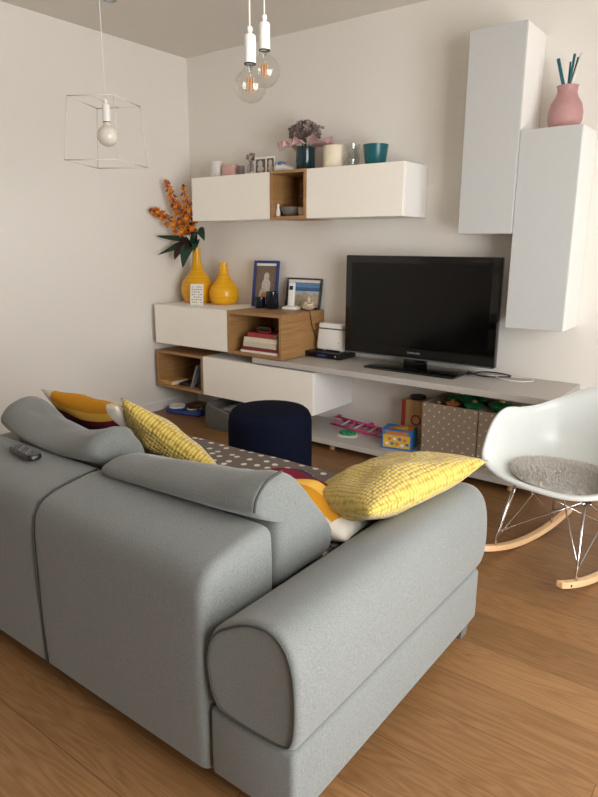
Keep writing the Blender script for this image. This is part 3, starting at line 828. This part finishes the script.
obj('print_rows', xform(pb, Matrix.Rotation(-.10, 4, 'X')), M['print'], t)

# ------------------------------------------------------------------ frames, mugs, phone
WZ = EZ1+.002
def frame(name, label, c, w, h, rz, lean, fm, fw, layers, mats):
    t = thing(name, label, 'picture frame', c, rz)
    Rm = Matrix.Rotation(-lean, 4, 'X')
    fb = box(-w/2, -w/2+fw, -.010, .008, 0, h, .0015, 1); box(w/2-fw, w/2, -.010, .008, 0, h, .0015, 1, fb)
    box(-w/2+fw, w/2-fw, -.010, .008, 0, fw, .0015, 1, fb); box(-w/2+fw, w/2-fw, -.010, .008, h-fw, h, .0015, 1, fb)
    obj('frame', xform(fb, Rm), fm, t)
    obj('backing', xform(box(-w/2+.002, w/2-.002, .0082, .0115, .002, h-.002), Rm), M['black'], t)
    pb = bmesh.new()
    for mi, pts in layers: poly(pts, pb, mi)
    obj('picture', xform(pb, Rm), mats, t)
    return t
w, h = .205, .335
brn = plain('brown_print', '#6E5A4B', .35, .12, 40); ltg = plain('pale_grey_print', '#B9AFA4', .35, .15, 60); orp = plain('orange_print', '#C77A44', .35, .08)
def rect(x0, x1, z0, z1, y): return [(x0, y, z0), (x1, y, z0), (x1, y, z1), (x0, y, z1)]
frame('picture_frame', 'upright blue picture frame leaning on the wall beside the mugs', (.856, -.124, WZ), w, h, math.radians(12), .18, M['blue'], .018,
      [(0, rect(-w/2+.015, w/2-.015, .015, h-.015, .002)), (3, rect(-w/2+.018, w/2-.018, h-.036, h-.018, .0012)), (1, ellipse(.0, .085, .050, .065, .001)), (1, ellipse(.004, .155, .036, .055, .0004)), (1, ellipse(.006, .222, .022, .028, -.0002)), (2, ellipse(-.006, .075, .028, .032, -.0008))], [brn, ltg, orp, M['paper']])
w, h = .300, .215
sky1 = plain('sky_print', '#5E86B4', .3, .08, 20); sky2 = plain('pale_sky_print', '#A9BDD0', .3, .08, 20); sea = plain('sea_print', '#3C628F', .3, .1, 20); town = plain('town_print', '#B9A892', .3, .35, 90)
skyline = [(-w/2+.012, .001, .012), (w/2-.012, .001, .012), (w/2-.012, .001, .10), (.09, .001, .118), (.05, .001, .095), (.015, .001, .125), (-.03, .001, .10), (-.08, .001, .112), (-w/2+.012, .001, .085)]
frame('picture_frame', 'black-framed seaside photograph leaning on the wall behind the phone', (1.150, -.046, WZ), w, h, math.radians(2), .16, M['black'], .010,
      [(0, rect(-w/2+.008, w/2-.008, .008, h-.008, .003)), (4, rect(-w/2+.010, w/2-.010, h-.030, h-.010, .0022)), (1, rect(-w/2+.010, w/2-.010, .09, .125, .002)), (2, rect(-w/2+.01, w/2-.01, .125, .15, .0018)), (3, skyline)], [sky1, sky2, sea, town, M['paper']])
def mug(name, label, c, r, h, mat, cat='mug'):
    o = obj(name, lathe([(0, 0), (r*.93, 0), (r, .004), (r, h), (r-.004, h), (r-.004, .008), (0, .008)], 36), mat, None, .7); o.location = c; return tag(o, label, cat)
mug('candle_glass', 'short dark glass tumbler before the blue frame', (.893, -.205, WZ), .036, .078, M['mug'], 'glass')
mug('candle_glass', 'taller dark glass tumbler beside the short one', (.988, -.185, WZ), .045, .120, M['mug'], 'glass')
t = thing('cordless_phone', 'white cordless phone upright in its charging base', 'telephone', (1.125, -.135, WZ), math.radians(10))
obj('charging_base', loft([rr(.115, .10, 0, .02), rr(.125, .11, .006, .025), rr(.118, .10, .018, .024), rr(.07, .06, .026, .02)]), M['white_p'], t, .7)
hs = obj('handset', xform(box(-.024, .024, -.012, .012, 0, .165, .008, 3), Matrix.Translation((-.012, .012, .022)) @ Matrix.Rotation(-.12, 4, 'X')), M['white_p'], t, .7)
obj('display', xform(box(-.015, .015, -.0135, -.0115, .112, .140, .001, 1), Matrix.Translation((-.012, .012, .022)) @ Matrix.Rotation(-.12, 4, 'X')), M['black'], hs)
cw = tube(crom([(1.185, -.10, WZ+.004), (1.235, -.14, WZ+.004), (1.285, -.165, WZ+.004), (1.312, -.175, WZ+.003), (1.3215, -.18, WZ-.03), (1.3215, -.15, WZ-.12), (1.3215, -.10, WZ-.20), (1.3215, -.06, WZ-.28)], 6), .0026, 6)
obj('cable', xform(cw, t.matrix_basis.inverted()), M['black'], t, 3.14)
t = thing('stone_ornament', 'small beige stone bowl with pebbles beside the phone', 'ornament', (1.248, -.105, WZ))
obj('bowl', lathe([(0, 0), (.022, 0), (.042, .012), (.056, .034), (.052, .034), (.038, .016), (0, .010)], 28), M['beige'], t, .8)
for i in range(7): obj('pebble', ball((.027*math.cos(i*.9), .027*math.sin(i*.9), .034+.012*(i % 2)), .014, sub=2, sq=(1, 1, .8)), M['beige'] if i % 3 else M['paper'], t, 3.14)
obj('figure', ball((0, .004, .070), .016, sub=2, sq=(.8, .7, 1.7), rough=.1), M['beige'], t, 3.14)

# ------------------------------------------------------------------ books
def book(label, c, w, d, h, mat, rz=0, rx=None, group=None, mtx=None):
    """lying book: cover in three faces and a block of pages; w along x (spine towards the front)"""
    t = thing('book', label, 'book', c, rz, group)
    cv = box(-w/2, w/2, -d/2, d/2, 0, .0025); box(-w/2, w/2, -d/2, d/2, h-.0025, h, bm=cv); box(-w/2, w/2, -d/2, -d/2+.003, .0025, h-.0025, bm=cv)
    a = obj('cover', cv, mat, t); b = obj('pages', box(-w/2+.004, w/2-.004, -d/2+.003, d/2-.004, .0025, h-.0025), M['pages'], t)
    if mtx is not None: t.matrix_world = mtx
    return t
z = EZ0-.006+.022+.0005; bxs = 1.100
stack = [('white lowest book of the stack in the wide oak box', .33, .22, .015, 'paper', 0), ('dark red book second from bottom of the stack', .31, .21, .023, 'crimson', .03),
         ('thick cream book in the middle of the stack', .30, .20, .034, 'creamcover', -.03), ('pale grey book under the red ones in the stack', .29, .19, .030, 'pages', .02),
         ('red book near the top of the stack', .24, .17, .030, 'red', -.04)]
for lb, w, d, h, mt, rz in stack:
    book(lb, (bxs, -.360, z), w, d, h, M[mt], rz); z += h+.0006
t = thing('toy_camera', 'small black gadget on top of the book stack', 'gadget', (1.055, -.345, z))
obj('body', box(-.06, .06, -.03, .03, 0, .038, .008, 2), M['black'], t, .6); obj('strap', tube(crom([(.05, -.02, .036), (.085, -.04, .012), (.06, -.06, .006), (0, -.055, .006), (-.05, -.03, .02)], 5), .004, 6), M['redtoy'], t, 3.14)
z0 = GZ0+.0205
book('ochre book lying at the front of the lowest oak box', (.150, -.385, z0), .14, .16, .030, M['ochrecover'], -.1)
book('dark book lying behind the ochre book in the lowest oak box', (.32, -.32, z0), .17, .20, .022, M['darkcover'], .2)
mt = Matrix.Translation((.515, -.30, z0)) @ Matrix.Rotation(PI/2, 4, 'Y') @ Matrix.Rotation(PI/2, 4, 'Z')
def upright(label, x, y, h, d, th, mat, lean=0):
    t = thing('book', label, 'book', (x, y, z0))
    t.rotation_euler = (0, lean, 0); t.location.z += th*math.sin(lean)
    cv = box(0, .002, -d/2, d/2, 0, h); box(th-.002, th, -d/2, d/2, 0, h, bm=cv); box(.002, th-.002, -d/2, -d/2+.003, 0, h, bm=cv)
    obj('cover', cv, mat, t); obj('pages', box(.002, th-.002, -d/2+.003, d/2-.003, .003, h-.003), M['pages'], t)
upright('blue book standing against the right side of the lowest oak box', .517, -.362, .205, .20, .018, M['bluecover'])
upright('grey magazine leaning beside the blue book', .385, -.345, .19, .19, .010, M['greycover'], .38)
t = thing('dark_pouch', 'dark pouch at the back of the lowest oak box', 'pouch', (.30, -.13, z0))
obj('body', ball((0, 0, .07), .07, sub=3, sq=(1.1, .8, 1), rough=.03), M['darkcover'], t, 3.14)

# ------------------------------------------------------------------ things on the high cabinets
TZ = UZ1
def cyl(name, label, x, y, r, h, mat, cat, taper=1., wall=.004, z=None):
    o = obj(name, lathe([(0, 0), (r*taper*.95, 0), (r*taper, .004), (r, h), (r-wall, h), (r*taper-wall, .010), (0, .010)], 36), mat, None, .7)
    o.location = (x, y, TZ if z is None else z); return tag(o, label, cat)
cyl('candle_jar', 'frosted white jar at the left end of the high cabinet', .480, -.19, .046, .112, M['frost'], 'jar')
o = obj('gift_box', box(-.055, .055, -.035, .035, 0, .085, .012, 3), M['pinkbox'], None, .7); o.location = (.612, -.19, TZ); tag(o, 'small pale pink box beside the frosted jar', 'box')
o = obj('tealight_holder', lathe([(0, 0), (.024, 0), (.026, .004), (.025, .068), (.021, .068), (.020, .03), (0, .03)], 30), M['stone'], None, .7); o.location = (.722, -.20, TZ); tag(o, 'small grey tealight holder beside the pink box', 'candle holder')
t = thing('bud_vase', 'little glass bottle with tiny dried flowers on the high cabinet', 'vase', (.800, -.185, TZ))
obj('bottle', lathe([(0, 0), (.024, 0), (.026, .01), (.026, .06), (.012, .085), (.012, .10), (.010, .10), (.010, .085), (.023, .06), (0, .006)], 28), M['clear'], t, .8)
fb = bmesh.new()
for i in range(9):
    a = i*2.4; q = (.026*math.cos(a), .026*math.sin(a), .125+.018*math.sin(i*1.7)); tube([(0, 0, .01), (q[0]*.3, q[1]*.3, .09), q], .0012, 5, fb); ball(q, .011, fb, 1, rough=.4)
obj('dried_flowers', fb, M['dry'], t)
def photo_block(label, x, w, rz):
    t = thing('photo_block', label, 'photo block', (x, -.19, TZ), rz)
    obj('block', box(-w/2, w/2, -.012, .012, 0, .112, .002, 1), M['paper'], t)
    pb = poly(rect(-w/2+.008, w/2-.008, .012, .100, -.0126)); poly(ellipse(.0, .07, w*.2, .022, -.0132), pb, 1); poly(ellipse(.002, .035, w*.28, .020, -.0131), pb, 1)
    obj('picture', pb, [M['photo_a'], ltg], t)
photo_block('wider white photo block on the high cabinet', .900, .092, math.radians(10))
photo_block('narrower white photo block beside the wider one', .988, .068, math.radians(14))
t = thing('baby_shoe', 'small white ceramic shoe with blue top left of the bouquet', 'ornament', (1.118, -.205, TZ), math.radians(6))
sh = []
for x, w, h in ((-.076, .016, .034), (-.070, .028, .054), (-.036, .035, .062), (.0, .035, .056), (.036, .037, .042), (.064, .030, .032), (.078, .012, .020)):
    sh.append([(x, w*math.cos(2*PI*k/20), max(0, h/2+h/2*math.sin(2*PI*k/20))) for k in range(20)])
obj('shoe', loft(sh), M['white_p'], t, 3.14)
obj('cuff', lathe([(.022, .04), (.030, .046), (.031, .066), (.027, .068), (.024, .05), (.022, .04)], 24, c=(-.024, 0, 0)), M['bluegrey'], t, 3.14)
obj('pompom', ball((.014, 0, .058), .012, sub=2, rough=.2), M['dry2'], t)
cyl('teal_vase', 'dark teal glass cylinder vase holding the dried bouquet', 1.268, -.175, .062, .150, M['teald'], 'vase', 1., .005)
t = thing('dried_bouquet', 'dried flower bouquet with pink tulle wrap in the dark teal vase', 'bouquet', (1.262, -.175, TZ+.005))
fb = bmesh.new()
for i in range(9):
    a = i*2.4; r = .03*((i % 3)+1)/3; tube([(r*.3*math.cos(a), r*.3*math.sin(a), .002), (r*math.cos(a), r*math.sin(a), .18)], .0025, 5, fb)
obj('stems', fb, M['stem'], t)
random.seed(3)
for i in range(52):
    th = math.acos(1-1.35*random.random()); a = i*2.39996; rr_ = .078
    p = Vector((rr_*math.sin(th)*math.cos(a), rr_*math.sin(th)*math.sin(a), .222+.062*math.cos(th)))
    pb = bmesh.new(); m0 = (p-Vector((0, 0, .20))).to_track_quat('Z', 'Y').to_matrix().to_4x4(); m0.translation = p
    for k in range(7):
        m = m0 @ Matrix.Rotation(k*PI/3.5, 4, 'Z') @ Matrix.Rotation(-.7-.4*(k % 2), 4, 'Y'); petal(.034, .024, pb, m)
    ball(tuple(p), .012, pb, 1)
    obj('dried_bloom', pb, M['dry'] if i % 3 else M['dry2'], t)
lb = bmesh.new()
for a, L in ((2.7, .125), (2.2, .11), (.5, .115), (.2, .10), (1.4, .10), (3.4, .11)):
    tube([(.02*math.cos(a), .02*math.sin(a), .17), (.07*math.cos(a), .07*math.sin(a), .25), (L*math.cos(a), L*math.sin(a), .262)], .0016, 5, lb)
    ball((L*math.cos(a), L*math.sin(a), .264), .011, lb, 1, rough=.4)
obj('dried_twigs', lb, M['dry'], t)
# ruffled tulle collar
tb = bmesh.new(); ringsT = []; NT_ = 96
for k in range(7):
    s_ = k/6; ring = []
    for i in range(NT_):
        a = 2*PI*i/NT_; wv = math.sin(a*9+s_*1.2)*.022*s_+.012*s_*math.sin(a*17+1)
        r = .062+(.070+.085*abs(math.cos(a*1.0+.25))**2)*s_; ring.append(tb.verts.new((r*math.cos(a), r*math.sin(a), .160+.035*s_-.03*s_*s_+wv)))
    ringsT.append(ring)
for A, B in zip(ringsT, ringsT[1:]):
    for i in range(NT_): tb.faces.new((A[i], A[(i+1) % NT_], B[(i+1) % NT_], B[i]))
obj('tulle_wrap', tb, M['tulle'], t, 3.14)
o = obj('pillar_candle', lathe([(0, 0), (.065, 0), (.068, .004), (.069, .134), (.066, .138), (.056, .138), (.050, .131), (0, .129)], 40), M['cream'], None, .7); o.location = (1.500, -.185, TZ); tag(o, 'thick cream pillar candle right of the bouquet', 'candle')
o = obj('glass_tumbler', lathe([(0, 0), (.040, 0), (.046, .01), (.051, .05), (.044, .09), (.050, .135), (.047, .135), (.041, .09), (.047, .05), (.042, .014), (0, .010)], 36), M['clear'], None, .8); o.location = (1.632, -.185, TZ); tag(o, 'clear waisted glass between cream candle and teal pot', 'glass')
cyl('teal_pot', 'teal ceramic plant pot on the right end of the high cabinet', 1.805, -.19, .077, .118, M['teal'], 'pot', .80, .006)
# inside the cubby
CZ = UZ0-.002+.0205
o = obj('stone_bowl', lathe([(0, 0), (.032, 0), (.050, .012), (.068, .045), (.070, .062), (.065, .062), (.048, .02), (0, .012)], 36), M['stone'], None, .8); o.location = (1.168, -.205, CZ); tag(o, 'grey stone bowl in the small oak cubby', 'bowl')
o = obj('white_figurine', lathe([(0, 0), (.016, 0), (.017, .01), (.012, .045), (.008, .06), (.010, .07), (.008, .08), (0, .084)], 24), M['paper'], None, .8); o.location = (1.106, -.262, CZ); tag(o, 'tiny white figurine left of the stone bowl', 'figurine')
o = obj('beige_cup', lathe([(0, 0), (.026, 0), (.034, .02), (.036, .056), (.032, .056), (.028, .02), (0, .01)], 30), M['beige'], None, .8); o.location = (1.268, -.195, CZ); tag(o, 'small beige cup right of the stone bowl', 'cup')
t = thing('dried_sprig', 'dark dried sprig standing in the beige cup', 'sprig', (1.268, -.195, CZ+.012))
fb = bmesh.new()
for i in range(5):
    a = i*1.3; tube([(0, 0, 0), (.006*math.cos(a), .006*math.sin(a), .07), (.018*math.cos(a), .018*math.sin(a), .15+.012*i)], .0012, 5, fb)
obj('stem', fb, M['stem'], t)
for i in range(10):
    a = i*1.3; obj('seed_head', ball((.016*math.cos(a), .016*math.sin(a), .08+.013*i), .007, sub=1, rough=.3), M['dry'], t)

# ------------------------------------------------------------------ pink vase with reeds
t_z = 1.876
PV = (2.884, -.160)
o = obj('reed_vase', lathe([(0, 0), (.058, 0), (.068, .006), (.082, .040), (.084, .078), (.075, .120), (.055, .152), (.047, .174), (.049, .198), (.053, .205), (.049, .205), (.043, .195), (.042, .175), (0, .03)], 48), M['pinkvase'], None, .9); o.location = (PV[0], PV[1], t_z); tag(o, 'dusty pink round vase on the lower tall cabinet', 'vase')
for lb, mt, dx, dy, L, r in (('teal reed leaning left in the pink vase', 'reedteal', -.056, -.01, .335, .0085), ('thin teal reed upright in the middle of the vase', 'reedteal', -.004, .02, .32, .0045), ('dark teal reed leaning slightly right', 'reedteal', .022, -.012, .345, .0065), ('teal reed behind the white reed', 'reedteal', .032, .02, .335, .006), ('white reed leaning farthest right', 'reedwhite', .054, -.006, .345, .0070)):
    o = obj('reed', tube([(-dx*.5, -dy*.5, 0), (dx, dy, L-.035)], r, 8), M[mt], None, 3.14); o.location = (PV[0], PV[1], t_z+.035); tag(o, lb, 'reed')

# ------------------------------------------------------------------ toys on the low shelf
SZ = .0805
def bin_(label, x, content):
    t = thing('storage_bin', label, 'storage bin', (x, -.20, SZ))
    w, d, h, th = .338, .33, .325, .006
    b = box(-w/2, w/2, -d/2, -d/2+th, 0, h, .001, 1); box(-w/2, w/2, d/2-th, d/2, 0, h, .001, 1, b); box(-w/2, -w/2+th, -d/2+th, d/2-th, 0, h, 0, 1, b); box(w/2-th, w/2, -d/2+th, d/2-th, 0, h, 0, 1, b); box(-w/2+th, w/2-th, -d/2+th, d/2-th, 0, th, 0, 1, b)
    obj('bin_box', b, M['bin'], t)
    obj('rim_band', box(-w/2-.0015, w/2+.0015, -d/2-.0025, -d/2-.0002, h-.055, h, .0008, 1), M['bin'], t)
    return t
bin_('brown polka-dot storage bin full of green toys, left of the pair', 2.455, 0)
bin_('brown polka-dot storage bin right of the pair, behind the rocking chair', 2.800, 1)
random.seed(11)
def toy_lump(label, x, y, z, r, mat):
    t = thing('plastic_toy', label, 'toy', (x, y, z))
    obj('body', ball((0, 0, r*.6), r, sub=2, sq=(1.2, 1, .6), rough=.12), M[mat], t, 3.14)
    for i in range(6):
        a = i*PI/3; obj('leaf_plate', ball((r*1.0*math.cos(a), r*.9*math.sin(a), r*.75), r*.45, sub=2, sq=(1, 1, .45)), M[mat], t, 3.14)
    obj('knob', ball((0, 0, r*1.2), r*.32, sub=2), M['toywood'], t, 3.14)
toy_lump('green plastic toy heaped at the back of the left bin', 2.395, -.12, .365, .05, 'greentoy')
toy_lump('big green plastic toy heaped in the middle of the left bin', 2.500, -.16, .375, .062, 'greentoy')
toy_lump('small dark toy at the left front of the left bin', 2.345, -.27, .345, .038, 'darkcover')
toy_lump('green plastic toy at the left front of the right bin', 2.715, -.25, .385, .055, 'greentoy')
toy_lump('green plastic toy deeper in the right bin', 2.86, -.20, .35, .055, 'greentoy')
toy_lump('small orange toy beside the green toys in the left bin', 2.425, -.26, .375, .032, 'orangecard')
toy_lump('green plastic toy at the right front of the left bin', 2.565, -.27, .375, .045, 'greentoy')
t = thing('toy_puzzle_box', 'blue and yellow cardboard toy box before the bins', 'toy box', (2.115, -.315, SZ), math.radians(12))
obj('box', box(-.095, .095, -.065, .065, 0, .125, .001, 1), M['bluecard'], t)
fb = poly(rect(-.085, .085, .012, .092, -.0656)); poly(rect(-.07, .075, .094, .116, -.0656), fb, 2); random.seed(5)
for i in range(9): poly(ellipse(-.06+.016*i, .035+.03*(i % 2)+random.uniform(-.004, .004), .011, .010, -.0660-.0001*i, 12), fb, 1+i % 3)
obj('front_print', fb, [M['yellowcard'], M['paper'], M['orangecard'], M['bluecard']], t)
tp = bmesh.new(); poly([(-.07, -.05, .1256), (.085, -.05, .1256), (.085, .055, .1256), (-.02, .055, .1256)], tp, 0); poly([(-.03, -.03, .1260), (.06, -.045, .1260), (.04, .045, .1260)], tp, 1)
obj('lid_print', tp, [M['orangecard'], M['yellowcard']], t)
t = thing('toy_crate', 'wooden toy block with red edges behind the puzzle box', 'toy', (2.150, -.115, SZ), math.radians(4))
obj('block', box(-.098, .098, -.07, .07, 0, .275, .003, 1), M['toywood'], t)
for x0, x1 in ((-.099, -.072), (.072, .099)): obj('red_edge', box(x0, x1, -.073, -.0702, .0, .275, .001, 1), M['redtoy'], t)
obj('red_arc', xform(tube([(.030*math.cos(a*PI/12), 0, .030*math.sin(a*PI/12)) for a in range(24)], .005, 6, closed=True), Matrix.Translation((0, -.071, .15))), M['redtoy'], t, 3.14)
obj('black_cap', lathe([(0, 0), (.050, 0), (.052, .006), (.050, .020), (.035, .024), (0, .024)], 30, c=(-.02, 0, .2755)), M['darkcover'], t, .7)
t = thing('toy_rack', 'pink folding plastic toy rack lying on the low shelf', 'toy', (1.760, -.150, SZ), math.radians(-9))
for q, (y, z) in enumerate(((-.06, .012), (.0, .05), (.06, .012))): obj('rail', tube([(-.25, y, z), (.25, y, z)], .007, 8), M['pinktoy'], t, 3.14)
for i in range(8):
    x = -.23+i*.060; obj('strut', tube([(x, -.06, .012), (x+.045, 0, .05), (x, .06, .012)], .005, 8), M['pinkpale'] if i % 2 else M['pinktoy'], t, 3.14)
for x in (-.245, .05):
    obj('end_grip', loft([[(x+dx*.03, -.02+dy, .046+dz) for dx, dy, dz in ((-1, 0, 0), (0, -.012, .01), (1, 0, 0), (0, .012, .0))], [(x-.02+dx*.018, .05+dy, .050+dz) for dx, dy, dz in ((-1, 0, 0), (0, -.008, .01), (1, 0, 0), (0, .008, 0))]]), M['pinktoy'], t)
t = thing('toy_turtle', 'small green plastic toy on the low shelf before the pink rack', 'toy', (1.735, -.320, SZ), .3)
obj('tray', loft([rr(.13, .085, 0, .035), rr(.14, .095, .006, .04), rr(.125, .08, .012, .036)]), M['frost'], t, .7)
for i in range(6): obj('shell_piece', ball((.035*math.cos(i*1.05), .022*math.sin(i*1.05), .022), .022, sub=2, sq=(1, .9, .8)), M['greentoy'], t, 3.14)

# ------------------------------------------------------------------ pet things on the floor
t = thing('pet_bowl_stand', 'blue double pet bowl tray on the floor in the corner', 'pet bowl', (.235, -.355, 0), math.radians(10))
bl = []
for z, g in ((0, 0), (.006, .008), (.030, .004), (.038, -.006)):
    ring = []
    for i in range(48):
        a = 2*PI*i/48; x = (.175+g)*math.cos(a); y = (.085+g+.018*math.cos(2*a))*math.sin(a); ring.append((x, y, z))
    bl.append(ring)
obj('tray', loft(bl), M['bluetoy'], t, .8)
for x in (-.085, .085): obj('bowl', lathe([(0, .042), (.045, .042), (.058, .052), (.062, .056), (.064, .050), (.062, .038)], 32, c=(x, 0, 0)), M['paper'] if x < 0 else M['chrome'], t, .8)
t = thing('pet_bed', 'grey felt pet bed with furry lining under the white drawer', 'pet bed', (.845, -.375, 0), math.radians(6))
w, d, h = .44, .34, .175
secs = [rr(w, d, .001, .06), rr(w+.02, d+.02, .06, .07), rr(w+.01, d+.01, h, .07), rr(w-.02, d-.02, h+.004, .06), rr(w-.05, d-.05, h-.01, .05), rr(w-.07, d-.07, .06, .04)]
for q in secs[2:]:
    for i, p in enumerate(q): q[i] = (p[0], p[1], p[2]-(.085 if p[1] < -.08 and abs(p[0]-.03) < .15 else 0))
obj('shell', loft(secs), M['felt'], t, .9)
fb = bmesh.new(); random.seed(2)
for i in range(1400):
    x, y = random.uniform(-.165, .165), random.uniform(-.115, .115)
    z = .088+.05*(1-(x/.19)**2); dv = Vector((random.uniform(-1, 1), random.uniform(-1, 1), 1.)).normalized()*.026; wv = Vector((-dv.y, dv.x, 0)).normalized()*.003; p = Vector((x, y, z))
    v = [fb.verts.new(q) for q in (p-wv, p+wv, p+dv)]; fb.faces.new(v)
o = obj('furry_lining', fb, plain('grey_fur', '#A39E94', .95, .35, 90), t); o['kind'] = 'stuff'
obj('lining_cushion', ball((0, 0, .095), 1, sub=3, sq=(.178, .128, .052)), M['felt'], t, 3.14)

# repeats carry one group phrase each
GROUPS = {'book': 'books in the open oak boxes', 'reed': 'diffuser reeds in the pink vase', 'flower_spray': 'orange flower sprays in the tall yellow vase',
          'back_cushion': 'grey back cushions of the sofa', 'scatter_pillow': 'scatter pillows on the sofa', 'pendant_lamp': 'clear bulb pendants',
          'tall_wall_cabinet': 'tall grey-white wall cabinets', 'wall_cabinet': 'white wall cabinets', 'oak_cubby': 'open oak boxes on the wall', 'storage_bin': 'polka-dot storage bins',
          'plastic_toy': 'toys heaped in the storage bins', 'vase': 'yellow bottle vases', 'candle_glass': 'dark glass tumblers', 'photo_block': 'small photo blocks',
          'picture_frame': 'picture frames leaning on the wall', 'power_cable': 'cables beside the television'}
for o in col.objects:
    if o.parent is None and 'label' in o.keys():
        g = GROUPS.get(o.name.split('.')[0])
        if g: o['group'] = g

# ------------------------------------------------------------------ light and camera
w = bpy.data.worlds.new('daylight'); sc.world = w; w.use_nodes = True
bg = w.node_tree.nodes['Background']; bg.inputs[0].default_value = (.985, .985, .975, 1); bg.inputs[1].default_value = 9.6
ld = bpy.data.lights.new('window_daylight', 'AREA'); ld.shape = 'RECTANGLE'; ld.size = WY1-WY0-.02; ld.size_y = WZ1-WZ0-.02
ld.cycles.is_portal = True
lo = bpy.data.objects.new('window_daylight', ld); col.objects.link(lo)
lo.location = (XR+.12, (WY0+WY1)/2, (WZ0+WZ1)/2); lo.rotation_euler = (0, PI/2, 0)
lo.rotation_euler = Vector((-1, 0, 0)).to_track_quat('-Z', 'Y').to_euler()

cam = bpy.data.cameras.new('camera'); co = bpy.data.objects.new('camera', cam); col.objects.link(co)
yw, tl, rl = (math.radians(a) for a in (37.051, 13.601, .268))
fw = Vector((-math.sin(yw)*math.cos(tl), math.cos(yw)*math.cos(tl), -math.sin(tl)))
rt = Vector((math.cos(yw), math.sin(yw), 0)); upv = rt.cross(fw)
rt, upv = math.cos(rl)*rt+math.sin(rl)*upv, math.cos(rl)*upv-math.sin(rl)*rt
m = Matrix((rt, upv, -fw)).transposed().to_4x4(); m.translation = Vector((3.898, -3.718, 1.305)); co.matrix_world = m
cam.sensor_fit = 'VERTICAL'; cam.sensor_height = 36; cam.lens = 635.514*36/797; cam.clip_start = .05
sc.camera = co
sc.view_settings.view_transform = 'Standard'; sc.view_settings.look = 'None'; sc.view_settings.gamma = 1
sc.view_settings.use_curve_mapping = False; sc.view_settings.exposure = 0.36
sc.cycles.max_bounces = 10; sc.cycles.diffuse_bounces = 6; sc.cycles.transparent_max_bounces = 12
